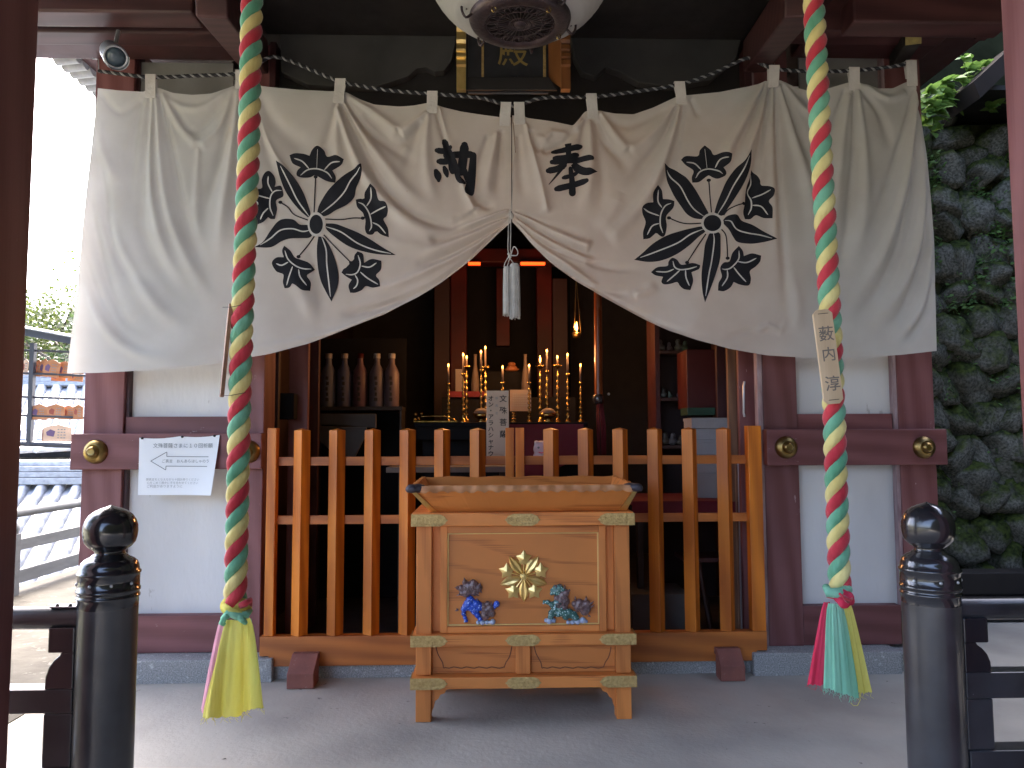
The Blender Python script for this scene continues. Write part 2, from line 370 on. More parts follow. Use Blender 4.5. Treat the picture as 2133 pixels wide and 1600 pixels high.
# recessed plaster and its rails
for a, b, side in ((257, 486, 0), (1662, 1864, 1)):
    yp = YW+.075
    x0, x1 = P(a,900,yp).x-.03, P(b,900,yp).x+.03
    MB().box(x0, x1, yp, yp+.08, ZS, ZT-.2).build('wall_panel', m_plaster, hall)
    xa, xb = P(a,900,YW).x+.002, P(b,900,YW).x-.002
    # rail above the tie beam, sill at the foot
    r1 = (PZ(868,YW+.02,370), PZ(902,YW+.02,370)) if not side else (PZ(862,YW+.02,1760), PZ(896,YW+.02,1760))
    MB().box(xa, xb, YW+.02, YW+.16, r1[1]-.02, r1[0]).build('rail', m_marh, hall, bevel=.003)
    r2 = (PZ(1284,YW-.01,370)) if not side else (PZ(1263,YW-.01,1760))
    MB().box(xa, xb, YW+.004, YW+.16, ZS+.002, r2).build('sill', m_marh, hall, bevel=.004)
for a in (257,):
    vbox(256.5, 267, YW+.03, YW+.1, 900, ZS+.2, ZT, m_mard, 'edge_strip', bevel=.002)  # dark strip stands in for the shade of the recess beside the column
# tie beams with bosses
def boss(c, r, m, par):
    mb = MB(); pr = [(r,0),(r,.006),(r*.93,.02),(r*.78,.034),(r*.58,.04),(r*.5,.037),(r*.46,.044),(r*.42,.058),(r*.3,.066),(r*.25,.064),(r*.001,.067)]
    mb.lathe(pr, 0, 0, 36)
    mb.xf(Matrix.Translation(c) @ Matrix.Rotation(R(90), 4, 'X')); return mb.build('boss', m, par, True)
for (a, b, t, u, bs) in ((147, 545, 903, 978, (200, 518)), (1597, 1973, 894, 969, (1637, 1924))):
    yb = YW-.075; pm = (a+b)/2
    bm_ = MB().box(PX(a,yb), PX(b,yb), yb, YW-.002, PZ(u,yb,pm), PZ(t,yb,pm)).build('tie_beam', m_marh, hall, bevel=.006)
    for q in bs: boss(P(q, (t+u)/2+.5, yb), .069 if q != 200 else .072, m_boss, bm_)
# upper part : lintel, panels
xc0, xc1 = P(549,400,YW).x, P(1591,400,YW).x
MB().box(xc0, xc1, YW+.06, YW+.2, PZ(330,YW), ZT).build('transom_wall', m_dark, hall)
# cloud-edged boards under the lintel
def board(pts, y0, y1, m, name='cloud_board'):
    MB().prism([(P(x,y,y0).x, P(x,y,y0).z) for x, y in pts], y0, y1).build(name, m, hall, bevel=.006)
m_cb = mat('smoky_grey_board', (.065,.062,.06), (.035,.034,.034), 2.5, .75); m_cb2 = mat('darker_grey_board', (.05,.048,.048), (.03,.03,.03), 2.5, .75)  # right board is a darker grey than the left one
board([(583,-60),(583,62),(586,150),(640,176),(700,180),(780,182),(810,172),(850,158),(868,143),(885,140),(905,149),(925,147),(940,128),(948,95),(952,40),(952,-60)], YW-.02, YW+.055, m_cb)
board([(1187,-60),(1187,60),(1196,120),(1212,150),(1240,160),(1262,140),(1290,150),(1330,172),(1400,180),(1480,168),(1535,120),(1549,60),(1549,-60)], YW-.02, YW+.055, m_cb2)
vbox(1551, 1566, YW-.04, YW+.1, 150, 2.5, ZT, m_mard, 'inner_post')
vbox(561, 574, YW-.04, YW+.1, 150, 2.5, ZT, m_mard, 'inner_post')
# eave beams of the side bays
ye = 4.35
for (a, b) in ((-200, 520), (1630, 1985)):
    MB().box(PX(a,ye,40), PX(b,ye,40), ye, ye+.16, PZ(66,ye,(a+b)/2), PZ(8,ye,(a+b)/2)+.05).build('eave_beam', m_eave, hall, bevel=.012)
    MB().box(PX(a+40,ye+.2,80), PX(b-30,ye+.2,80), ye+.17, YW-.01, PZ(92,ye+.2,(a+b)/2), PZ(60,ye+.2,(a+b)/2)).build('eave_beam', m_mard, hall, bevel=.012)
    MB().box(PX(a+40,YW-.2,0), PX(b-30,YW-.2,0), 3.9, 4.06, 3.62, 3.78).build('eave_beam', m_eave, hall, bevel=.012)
# cross beams from the hall to the porch pillars
def beam(p, q, wdt, h, m, name='cross_beam'):
    p, q = Vector(p), Vector(q); t = (q-p).normalized(); s = t.cross(Vector((0,0,1))).normalized()*wdt/2; u = s.cross(t).normalized()*h/2
    mb = MB(); mb.add([p-s-u, p+s-u, p+s+u, p-s+u, q-s-u, q+s-u, q+s+u, q-s+u], [(0,1,2,3),(7,6,5,4),(0,4,5,1),(1,5,6,2),(2,6,7,3),(3,7,4,0)])
    return mb.build(name, m, hall, bevel=.01)
beam(P(533,118,YW-.02), P(440,-10,3.55), .15, .2, m_eave)
beam(P(1572,118,YW-.02), P(1668,-10,3.55), .15, .2, m_eave)
# the grey panel above the left tie and its frame
MB().box(P(290,120,YW+.05).x, P(486,120,YW+.05).x, YW+.05, YW+.07, PZ(240,YW), ZT-.1).build('wall_panel', m_plgrey, hall)
MB().box(P(1664,120,YW+.05).x, P(1862,120,YW+.05).x, YW+.05, YW+.07, PZ(240,YW), PZ(95,YW)).build('wall_panel', m_plgrey, hall)
# projecting bracket on the right with its yellow painted end
b0, b1 = P(1868,128,YW-.05), P(1902,78,4.32)
bk = beam(b0, b1, .09, .09, m_dark, 'bracket')
e0 = b1+(b1-b0).normalized()*.004
t = (b1-b0).normalized(); s = t.cross(Vector((0,0,1))).normalized()*.043; u = s.cross(t).normalized()*.043
m_yp = mat('yellow_ochre_paint', (.5,.4,.14), (.36,.27,.1), 30, .7, chips=(.1,.07,.05), chipamt=.33)
MB().add([e0-s-u, e0+s-u, e0+s+u, e0-s+u, e0-s-u+t*.004, e0+s-u+t*.004, e0+s+u+t*.004, e0-s+u+t*.004], [(0,3,2,1),(4,5,6,7),(0,1,5,4),(1,2,6,5),(2,3,7,6),(3,0,4,7)]).build('painted_end', m_yp, bk)
# roof over hall and porch
RX0, RX1 = -2.95, 3.3
rf = MB().hexa([(RX0,-1.0,3.55),(RX1,-1.0,3.55),(RX1,2.2,4.0),(RX0,2.2,4.0)], [(RX0,-1.0,3.7),(RX1,-1.0,3.7),(RX1,2.2,4.2),(RX0,2.2,4.2)]).hexa([(RX0,2.2,4.0),(RX1,2.2,4.0),(RX1,9,4.15),(RX0,9,4.15)], [(RX0,2.2,4.2),(RX1,2.2,4.2),(RX1,9,4.9),(RX0,9,4.9)]).build('roof', m_mard, hall)
for i in range(26):
    x = RX0+.1+i*(RX1-RX0-.2)/25
    if P(560,0,YW).x < x < P(1560,0,YW).x: continue
    MB().hexa([(x-.035,2.2,3.92),(x+.035,2.2,3.92),(x+.035,4.74,3.98),(x-.035,4.74,3.98)], [(x-.035,2.2,3.995),(x+.035,2.2,3.995),(x+.035,4.74,4.055),(x-.035,4.74,4.055)]).build('rafter', m_eave, rf)
MB().box(P(560,0,YW).x, P(1560,0,YW).x, 2.25, YW-.03, 3.955, 3.97).build('porch_ceiling', m_dark, hall)
for i in range(64):          # tile ends along the left verge
    y = 2.2+i*.105
    MB().tube([(RX0-.05,y,3.94+.02*y), (RX0+.1,y,3.96+.02*y)], .05, 10).build('verge_tile', m_tile, rf, True)
# porch pillars close to the camera
for sgn, px in ((-1, 52), (1, 2101)):
    x = P(px, 800 if sgn < 0 else 400, 2.0).x
    a, b = (x-.26, x) if sgn < 0 else (x, x+.26)
    MB().box(a, b, 1.74, 2.0, 0, 3.95).build('porch_pillar', m_marv, hall, bevel=.012)
# inside of the hall
ix0, ix1 = PX(500,YW)-.05, PX(1640,YW)+.05
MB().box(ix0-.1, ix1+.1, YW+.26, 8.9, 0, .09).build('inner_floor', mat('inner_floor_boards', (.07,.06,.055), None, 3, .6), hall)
m_inw = mat('dark_maroon_panel', (.03,.009,.01), (.018,.007,.008), 2, .6)  # very dark maroon for inner walls, doors and side panels
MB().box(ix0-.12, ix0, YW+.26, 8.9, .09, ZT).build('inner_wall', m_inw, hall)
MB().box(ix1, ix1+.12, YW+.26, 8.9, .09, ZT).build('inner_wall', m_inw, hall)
MB().box(ix0-.12, ix1+.12, 8.9, 9.0, .09, ZT).build('inner_wall', m_dark, hall)
MB().box(ix0-.12, ix1+.12, YW+.2, 8.9, ZT-.06, ZT-.01).build('ceiling', m_dark, hall)
for a, b in ((-3.2, ix0-.13),(ix1+.13, 3.0)):      # outer side walls keep the hall closed
    pass
MB().box(P(175,900,YW).x, P(175,900,YW).x+.1, YW+.25, 9, 0, ZT).build('side_wall', m_plaster, hall)
MB().box(P(1945,900,YW).x-.1, P(1945,900,YW).x, YW+.25, 9, 0, ZT).build('side_wall', m_plaster, hall)
# sliding doors pushed aside
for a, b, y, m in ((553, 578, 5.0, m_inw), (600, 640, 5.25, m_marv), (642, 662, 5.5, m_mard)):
    vbox(a, b, y, y+.05, 900, .1, ZT-.1, m, 'sliding_door', bevel=.002)
for a, b, y, m in ((1541, 1578, 4.9, m_marv), (1519, 1536, 5.15, m_tagd), (1496, 1515, 5.45, m_mard)):
    vbox(a, b, y, y+.04, 900, .1, ZT-.1, m, 'sliding_door', bevel=.002)
h = MB().tube([P(1551,795,4.88), P(1549,805,4.875), P(1549,860,4.875), P(1551,868,4.88)], .008, 6).build('door_latch', m_metal, hall, True)
# ---------------------------------------------------------------- fence in the doorway
YF = 4.66
fen = thing('picket_fence', 'orange stained wooden picket fence closing the hall doorway', 'fence', P(1068,1370,YF))
zt = PZ(893,YF,1068)+.005; zr0, zr1 = .078, PZ(1319,YF,1068)
MB().prism([(PX(543,YF,1340), zr1), (PX(1595,YF,1340), zr1), (PX(1595,YF,1340), .137), (PX(1574,YF,1340), .137), (PX(1565,YF,1340), zr0), (PX(568,YF,1340), zr0), (PX(562,YF,1340), .137), (PX(543,YF,1340), .137)], YF-.025, YF+.045).build('bottom_rail', m_fenceh, fen, bevel=.003)
for py in (959, 1080):
    MB().box(PX(572,YF+.05,py)+.01, PX(1562,YF+.05,py)-.01, YF+.028, YF+.05, PZ(py+9,YF+.04), PZ(py-9,YF+.04)).build('cross_rail', m_fenceh, fen, bevel=.002)
def picket(px, wd, name, rot, cap, yy=YF+.01):
    x = P(px, 960, yy).x; s = wd/2; z0, z1 = zr1+.001, zt
    q = [(-s,-s),(s,-s),(s,s),(-s,s)]; ca, sa = math.cos(rot), math.sin(rot)
    q = [(x+a*ca-b*sa, yy+a*sa+b*ca) for a, b in q]
    mb = MB(); v = [(a,b,z0) for a,b in q]+[(a,b,z1-cap) for a,b in q]; f = [(0,3,2,1),(0,1,5,4),(1,2,6,5),(2,3,7,6),(3,0,4,7)]
    if cap: v.append((x, yy, z1)); f += [(4,5,8),(5,6,8),(6,7,8),(7,4,8)]
    else: f.append((4,5,6,7))
    mb.add(v, f); return mb.build(name, m_fence, fen, bevel=.0015)
for px in (629, 702, 776, 849, 921, 995, 1148, 1220, 1292, 1364, 1436, 1508): picket(px, .069, 'picket', R(-36), .012)
MB().box(PX(556,YF-.02,960), PX(575,YF-.02,960), YF-.021, YF+.045, zr1+.001, zt+.003).build('stile', m_fence, fen, bevel=.003)
MB().box(PX(1559,YF-.02,960), PX(1587,YF-.02,960), YF-.021, YF+.045, zr1+.001, zt+.008).build('stile', m_fence, fen, bevel=.003)
for a, b in ((1053,1071),(1074,1092)):
    MB().box(PX(a,YF-.01,960), PX(b,YF-.01,960), YF-.018, YF+.026, zr1+.001, zt).build('stile', m_fence, fen, bevel=.003)
# wedge blocks in front of the fence
def wedge(px0, px1, lab, yf):
    yb = 4.634
    x0, x1 = P(px0,1410,yf).x, P(px1,1410,yf).x; t = thing('wedge_block', lab, 'block', ((x0+x1)/2, (yf+yb)/2, 0), 'maroon wedge blocks holding the fence')
    mb = MB(); pr = [(yf,.0015),(yb-.03,.0015),(yb-.03,.125),(yb,.126),(yb-.004,.165),(yb-.05,.165),(yf,.085)]
    # side outline in (y,z), extruded along x
    n = len(pr); v = [(x0,a,b) for a,b in pr]+[(x1,a,b) for a,b in pr]
    f = [tuple(range(n)), tuple(range(2*n-1,n-1,-1))]+[((i+1)%n,i,n+i,n+(i+1)%n) for i in range(n)]
    mb.add(v, f).build('block', m_wedge, t, bevel=.004)
m_wedge = mat('faded_maroon_block', (.26,.09,.065), (.18,.062,.048), 8, .75, bump=.3, chips=(.3,.2,.16), chipamt=.36, chipscale=30)
wedge(597, 653, 'maroon wedge block on the floor at the left end of the picket fence', 4.465)
wedge(1502, 1553, 'maroon wedge block on the floor at the right end of the picket fence', 4.50)
# ---------------------------------------------------------------- curtain
YC = 4.5
# folds of the cloth: (line in photo pixels, height, half width at start, at end, fade at start, fade at end)
FO = []
def fo(pts, a, w0, w1, s0=.0, s1=.35, sharp=False): FO.append((smoothline(pts, 14), a, w0, w1, s0, s1, sharp))
# left part
fo([(299,202),(283,276),(274,387),(280,480)], -5, 5, 16)
fo([(311,206),(295,429),(307,511),(360,594),(420,650)], -5, 5, 17)
fo([(318,206),(312,330),(322,440),(350,540),(400,600)], 6, 4, 13)
fo([(328,206),(336,346),(361,470),(419,594),(470,660)], 6, 4, 15)
fo([(332,202),(353,305),(386,470),(430,580)], -7, 4, 15)
fo([(336,194),(377,264),(412,305)], 5, 5, 9, .1, .1)
fo([(493,173),(460,264),(412,308)], 6, 5, 10, .1, .1)
fo([(330,188),(362,215),(394,226),(430,220),(490,178)], 4, 6, 6, .2, .2)
fo([(350,200),(400,272),(470,205)], -4, 7, 7, .2, .2)
fo([(412,310),(409,420),(415,520)], 3, 5, 12)
fo([(208,250),(216,313),(248,392)], 6, 8, 13, .3, .2)
fo([(212,325),(237,511),(311,614)], -7, 8, 15, .3, .25)
fo([(225,430),(262,540),(330,640),(400,690)], 6, 8, 15, .3, .3)
fo([(190,400),(205,511),(250,655),(315,695)], -7, 8, 15, .3, .3)
fo([(170,560),(210,670),(290,735),(380,750)], 6, 8, 15, .3, .4)
fo([(175,520),(200,610),(254,700),(330,742)], -5, 8, 12, .3, .3)
fo([(206,190),(250,235),(300,205)], -4, 7, 7, .1, .1)
fo([(489,181),(452,346),(427,429),(420,500)], -5, 4, 14)
fo([(497,190),(478,346),(462,468),(455,560)], 6, 4, 14)
fo([(503,200),(500,360),(490,520)], -5, 4, 15)
fo([(508,200),(520,330),(545,440),(570,520)], 5, 4, 13)
# between tab 2 and tab 3
fo([(528,200),(551,276),(575,325),(600,358),(640,400)], 8, 3, 9, .1, .5, True)
fo([(528,215),(548,295),(566,345),(580,372)], -8, 6, 12, .1, .4)
fo([(536,195),(572,255),(625,302),(680,320)], -4, 10, 18, .1)
fo([(700,215),(690,250),(670,330)], -4, 4, 14)
fo([(704,219),(701,280),(708,360)], 4, 4, 12)
fo([(590,560),(630,610),(655,680)], 5, 14, 14, .3, .4)
fo([(640,500),(668,600),(665,660)], -4, 12, 14, .3, .3)
# from tab 3 : the long swags
fo([(714,221),(743,281),(769,339),(809,399),(874,452),(966,471),(1045,447)], -9, 4, 12, .0, .25)
fo([(704,229),(728,297),(757,360),(800,418),(865,468),(940,500)], 9, 4, 16, .0, .35)
fo([(716,213),(753,276),(798,336),(850,400),(920,445)], 7, 4, 15, .0, .35)
fo([(722,213),(760,266),(825,313),(880,350)], -7, 4, 12, .0, .4)
fo([(730,203),(782,237),(832,278)], 5, 4, 10, .0, .1)
fo([(887,237),(862,258),(832,278)], 6, 4, 10, .0, .1)
fo([(755,235),(832,300),(880,250)], -4, 8, 8, .1, .1)
fo([(874,260),(850,334),(840,380)], -4, 5, 14)
fo([(893,239),(888,307),(895,386),(920,440)], 5, 4, 15)
fo([(915,226),(932,289),(947,325),(962,372)], 7, 3, 7, .0, .4, True)
fo([(908,229),(919,268),(937,315),(946,350)], -8, 4, 8, .0, .4)
fo([(955,360),(968,395),(990,440)], 9, 5, 9, .3, .08, True)
fo([(972,385),(995,420),(1035,434)], -8, 5, 8, .3, .3)
fo([(990,440),(965,458),(940,462)], -5, 6, 9, .1, .3)
fo([(1035,281),(1019,360),(1009,420)], 6, 5, 14, .0, .3)
fo([(1045,275),(1040,350),(1030,420)], -5, 5, 11, .0, .3)
fo([(1015,285),(998,340),(990,390)], -5, 5, 11, .0, .4)
# the gather at the left of the knot
fo([(1062,437),(1032,446),(985,464),(930,478)], 7, 2.5, 7, .05, .35)
fo([(1061,449),(1010,464),(966,484),(890,503)], -8, 2.5, 10, .05, .12)
fo([(1060,453),(1000,480),(920,515),(850,530)], 7, 2.5, 12, .05, .3)
fo([(1061,458),(992,500),(929,533),(860,556)], -8, 2.5, 8, .05, .2)
fo([(1061,460),(992,511),(927,546),(840,585),(740,618)], 8, 2.5, 11, .05, .4)
fo([(1061,462),(1010,505),(975,540),(925,577),(875,606),(800,636),(705,660)], -8, 2.2, 8, .05, .1)
fo([(1061,464),(1012,515),(975,552),(925,590),(875,620),(800,652),(700,690),(600,714),(480,735)], 8, 2.2, 8, .05, .5)
fo([(1040,492),(990,545),(925,600),(875,632),(800,664),(725,692),(600,722)], -5, 2.0, 4, .1, .4)
fo([(893,508),(850,512),(800,505)], 3, 10, 14, .3, .3)
# right of the centre line
fo([(1097,262),(1105,297),(1120,355),(1133,410),(1141,449)], 9, 3, 9, .0, .07, True)
fo([(1103,270),(1114,300),(1128,318)], -8, 4, 8, .1, .2)
fo([(1126,315),(1165,303),(1204,264)], -9, 7, 6, .1, .2)
fo([(1115,280),(1135,290),(1150,276),(1190,282)], 5, 6, 6, .2, .2)
fo([(1080,285),(1085,360),(1095,425)], -4, 5, 12)
fo([(1215,246),(1190,280),(1160,300)], 6, 4, 6, .1, .2)
fo([(1228,255),(1231,307),(1228,386),(1205,455)], 7, 4, 16)
fo([(1218,255),(1205,330),(1180,400)], -5, 4, 13)
fo([(1244,255),(1260,297),(1296,334),(1310,375)], -6, 4, 12)
fo([(1240,256),(1250,320),(1256,400),(1235,460)], -4, 4, 12)
fo([(1252,237),(1280,280),(1309,315)], 6, 4, 10, .0, .1)
fo([(1406,222),(1360,280),(1309,315)], 5, 4, 10, .0, .1)
fo([(1260,242),(1310,262),(1400,218)], -3, 8, 8, .2, .2)
fo([(1414,226),(1396,297),(1362,386),(1309,460),(1262,499)], 9, 4, 15, .0, .08)
fo([(1407,226),(1383,285),(1330,355),(1294,400)], -7, 4, 12)
fo([(1425,224),(1409,297),(1390,360),(1350,440)], -5, 4, 14)
fo([(1438,203),(1448,225),(1456,250)], -5, 4, 6, .1, .4)
fo([(1296,400),(1270,450),(1235,480)], 4, 10, 14, .2)
# tab 8
fo([(1601,166),(1580,255),(1559,313),(1535,400)], 8, 3, 9)
fo([(1598,170),(1560,262),(1517,334)], -7, 3, 11)
fo([(1593,170),(1545,262),(1503,345),(1470,420)], 7, 4, 15)
fo([(1588,172),(1510,240),(1440,290)], -3, 6, 16)
fo([(1605,176),(1587,281),(1566,390),(1542,480)], -8, 3, 11)
fo([(1559,400),(1530,450),(1520,520)], 4, 8, 12, .3)
fo([(1611,184),(1608,300),(1615,420),(1618,560)], 4, 4, 14)
fo([(1616,184),(1620,336),(1633,542),(1641,680)], -6, 3, 11)
fo([(1626,180),(1653,274),(1692,420),(1700,560)], 7, 4, 18)
fo([(1632,180),(1670,280),(1720,400)], -7, 4, 14)
fo([(1636,176),(1668,215),(1705,250)], 5, 4, 9)
fo([(1643,560),(1662,640),(1655,700)], 4, 10, 12, .3, .3)
fo([(1560,700),(1600,678),(1625,690),(1640,660)], 4, 6, 6, .3, .3)
fo([(1500,712),(1560,690),(1600,700)], -3, 7, 7, .3, .3)
# tab 9
fo([(1769,200),(1755,290),(1744,400),(1735,520)], 6, 4, 16)
fo([(1760,190),(1730,290),(1712,360)], -7, 4, 13)
fo([(1781,190),(1778,336),(1765,470),(1740,600)], -7, 3, 14)
fo([(1788,190),(1800,320),(1800,450),(1770,580)], 6, 4, 16)
fo([(1794,184),(1835,240),(1860,330)], -5, 4, 14)
fo([(1800,176),(1850,205),(1890,190)], 5, 4, 7, .1, .1)
# right edge : long crescents
fo([(1905,190),(1880,285),(1835,430),(1790,540)], -8, 4, 15)
fo([(1906,215),(1886,378),(1831,542),(1748,665)], 9, 4, 16)
fo([(1912,225),(1897,400),(1853,563),(1765,690)], -9, 4, 13)
fo([(1922,300),(1917,480),(1872,610),(1795,695)], 9, 4, 13, .2)
fo([(1932,400),(1925,522),(1884,640),(1825,705)], -8, 5, 10, .2)
fo([(1941,470),(1930,600),(1900,670),(1850,725)], 7, 5, 10, .2)
fo([(1946,584),(1925,660),(1880,722)], -6, 5, 8, .2)
fo([(1905,170),(1908,260),(1930,380)], 6, 5, 8, .1)
# the gather at the right of the knot
fo([(1072,440),(1105,452),(1139,470),(1225,500)], -7, 2.2, 9, .05, .15)
fo([(1073,444),(1120,464),(1178,492),(1232,517)], 8, 2.2, 10, .05, .06)
fo([(1076,452),(1120,480),(1165,505),(1228,532),(1262,540)], -8, 2.2, 8, .05, .3)
fo([(1076,456),(1120,490),(1180,522),(1240,552)], 7, 2.2, 10, .05, .12)
fo([(1078,462),(1120,500),(1160,522),(1257,556),(1350,562)], -7, 2.2, 8, .05, .3)
fo([(1078,466),(1118,510),(1184,556),(1248,606)], 8, 2.2, 8, .05, .06)
fo([(1078,470),(1118,516),(1170,560),(1235,598),(1318,614)], -8, 2.2, 8, .05, .12)
fo([(1319,613),(1345,606),(1372,590)], 6, 7, 12, .1, .4)
fo([(1079,474),(1110,520),(1200,592),(1297,648),(1395,695),(1522,730)], 7, 2.2, 7, .05, .5)
fo([(1100,502),(1150,548),(1205,580),(1297,634),(1395,682),(1500,708)], -6, 2, 7, .1, .4)
fo([(1300,700),(1420,690),(1480,640)], 3, 12, 16, .3, .3)
rng = np.random.RandomState(3)
WV = [(rng.uniform(.008, .03)*math.cos(a), rng.uniform(.008, .03)*math.sin(a), rng.uniform(0, 6), rng.uniform(.25, .7)) for a in rng.uniform(0, 3.14, 14)]
def hfold(x, y):
    x = np.asarray(x, float); y = np.asarray(y, float); H = np.zeros_like(x)
    for ln, a, w0, w1, s0, s1, sharp in FO:
        L = np.array(ln); n = len(L)-1; W = max(w0, w1)*3.2
        sel = (x > L[:,0].min()-W) & (x < L[:,0].max()+W) & (y > L[:,1].min()-W) & (y < L[:,1].max()+W)
        idx = np.nonzero(sel)[0]
        if not len(idx): continue
        X, Y = x[idx], y[idx]; best = np.full(len(idx), 1e9); tt = np.zeros(len(idx))
        seg = np.linalg.norm(L[1:]-L[:-1], axis=1); cum = np.concatenate([[0], np.cumsum(seg)])/seg.sum()
        for i in range(n):
            d = L[i+1]-L[i]; q = ((X-L[i,0])*d[0]+(Y-L[i,1])*d[1])/(d@d+1e-9); q = np.clip(q, 0, 1)
            D = (X-L[i,0]-q*d[0])**2+(Y-L[i,1]-q*d[1])**2; m = D < best
            best = np.where(m, D, best); tt = np.where(m, cum[i]+(cum[i+1]-cum[i])*q, tt)
        D = np.sqrt(best); w = (w0+(w1-w0)*tt)*1.12
        pr = np.exp(-(np.sqrt(D*D+1.2)-1.1)/(w*.8)) if sharp else np.exp(-(D/w)**2)
        amp = a*(.35+.65*np.clip(w/9, 0, 1))
        fade = np.ones_like(tt)
        if s0: fade *= np.clip(tt/s0, 0, 1)
        if s1: z = np.clip((1-tt)/s1, 0, 1); fade *= z*z*(3-2*z)
        H[idx] += amp*fade*pr
    for kx, ky, p, am in WV: H += am*np.sin(kx*x+ky*y+p)
    return H*1.3
def surf(px, py, lift=0.0):
    """points of the cloth at photo pixels (arrays)"""
    h = hfold(px, py)
    # knot pulls the cloth together; hem floats forward a little
    out = []
    for a, b, c in zip(px, py, h):
        q = P(a, b, YC); out.append((q.x, q.y-c*.0028-lift, q.z))
    return out
TOPL = [(205,185),(250,190),(300,192),(316,182),(332,184),(360,194),(400,198),(440,195),(480,182),(497,172),(520,175),(560,181),(620,187),(690,190),(707,188),(722,192),(750,207),(780,218),(832,223),(862,221),(888,216),(900,214),(914,222),(960,232),(1010,239),(1040,243),(1065,244)]
BOTL = [(140,778),(200,777),(300,772),(380,765),(450,757),(560,738),(640,716),(700,694),(800,656),(870,620),(920,588),(980,542),(1020,505),(1050,476),(1065,462)]
TOPR = [(1067,240),(1090,241),(1100,246),(1150,253),(1194,262),(1206,248),(1218,232),(1232,228),(1248,230),(1280,236),(1320,238),(1360,224),(1405,203),(1417,198),(1432,198),(1500,192),(1560,180),(1598,168),(1612,165),(1628,166),(1660,180),(1695,190),(1730,182),(1765,172),(1778,168),(1792,172),(1830,184),(1860,184),(1885,172),(1905,166)]
BOTR = [(1067,462),(1082,478),(1106,506),(1150,548),(1198,584),(1250,615),(1297,640),(1350,668),(1395,690),(1450,708),(1522,727),(1600,740),(1700,746),(1800,744),(1880,739),(1951,731)]
def clothgrid(top, bot, nu, nv, side, name, parent):
    tx = np.array([p[0] for p in top], float); ty = np.array([p[1] for p in top], float)
    bx = np.array([p[0] for p in bot], float); by = np.array([p[1] for p in bot], float)
    u = np.linspace(0, 1, nu)
    xt = tx[0]+(tx[-1]-tx[0])*u; xb = bx[0]+(bx[-1]-bx[0])*u
    yt = np.interp(xt, tx, ty); yb = np.interp(xb, bx, by)
    # soften the corners of the measured lines
    k = np.array([1,2,3,2,1.])/9
    yt[2:-2] = np.convolve(yt, k, 'valid'); yb[2:-2] = np.convolve(yb, k, 'valid')
    v = np.linspace(0, 1, nv)[:,None]
    X = xt*(1-v)+xb*v; Y = yt*(1-v)+yb*v
    if side > 0: X = X + 14*np.sin(np.pi*v)*u**10
    else: X = X + 0*v
    px, py = X.ravel(), Y.ravel()
    V = surf(px, py)
    Fc = [(j*nu+i, (j+1)*nu+i, (j+1)*nu+i+1, j*nu+i+1) for j in range(nv-1) for i in range(nu-1)]
    return mk(name, V, Fc, m_cloth, parent, 'all')
cur = thing('curtain', 'wide off-white curtain with black plant crests tied up at its middle', 'curtain', P(1066, 460, YC))
clothgrid(TOPL, BOTL, 380, 230, -1, 'cloth', cur)
clothgrid(TOPR, BOTR, 380, 230, 1, 'cloth', cur)
# ---- printed marks: flat shapes cut fine enough to lie on the folds
def decal(polys, name, m, parent, lift):
    """polys: list of closed 2-D pixel outlines"""
    bm = bmesh.new()
    for p in polys:
        vs = [bm.verts.new((q[0], q[1], 0)) for q in p]
        try: bm.faces.new(vs)
        except ValueError: pass
    bmesh.ops.triangulate(bm, faces=bm.faces[:])
    xs = [v.co.x for v in bm.verts]; ys = [v.co.y for v in bm.verts]
    st = 4.0
    for ax, lo, hi in ((0, min(xs), max(xs)), (1, min(ys), max(ys))):
        t = math.floor(lo/st)*st+st
        while t < hi:
            co = (t, 0, 0) if ax == 0 else (0, t, 0); no = (1, 0, 0) if ax == 0 else (0, 1, 0)
            bmesh.ops.bisect_plane(bm, geom=bm.verts[:]+bm.edges[:]+bm.faces[:], plane_co=co, plane_no=no, dist=1e-4)
            t += st
    bm.verts.index_update()
    px = [v.co.x for v in bm.verts]; py = [v.co.y for v in bm.verts]
    V = surf(px, py, lift); Fc = [tuple(v.index for v in f.verts) for f in bm.faces]; bm.free()
    mx = mk(name, V, Fc, m, parent, 'all')
    return mx
def cropper(ox, oy, s): return lambda pts: [(ox+x/s, oy+y/s) for x, y in pts]
def pol(line, w, taper=None):
    L, Rr = ribbon(line, w, 3, taper); return L+Rr[::-1]
veint = lambda t: min(1, .35+min(t, 1-t)*5)
def crest(tr, centre, crx, cry, leaves, flowers, stems):
    s = 1/4.444
    black, white = [], []
    for out in leaves+flowers: black.append([tuple(q) for q in smoothpoly(tr(out[0]), 3)])
    for a in stems:
        q = tr(a); black.append(pol(q, 2.6)); e = q[0] if len(q) else None
        far = max((q[0], q[-1]), key=lambda z: (z[0]-tr([centre])[0][0])**2+(z[1]-tr([centre])[0][1])**2)
        black.append([(far[0]+4.5*math.cos(k), far[1]+3.6*math.sin(k)) for k in np.linspace(0, 6.28, 9)[:-1]])
    for out in leaves+flowers:
        for vn in out[1:]: white.append(pol(tr(vn), 2.8, veint))
    c = tr([centre])[0]
    el = lambda k: [(c[0]+k*crx*s*math.cos(a), c[1]+k*cry*s*math.sin(a)) for a in np.linspace(0, 2*math.pi, 40)[:-1]]
    root = decal([black[0]], 'crest', m_ink, cur, .0034)
    for i, b in enumerate(black[1:]): pass
    # one mesh for all black shapes, tiny steps between them so that no two share a plane
    bpy.data.objects.remove(root)
    root = decal(black, 'crest', m_ink, cur, .0036)
    decal(white, 'vein', m_vein, root, .0050)
    decal([el(1.28)], 'ring', m_vein, root, .0056)
    decal([el(1.0)], 'crest_centre', m_ink, root, .0070)
tl = cropper(520, 280, 4.444)
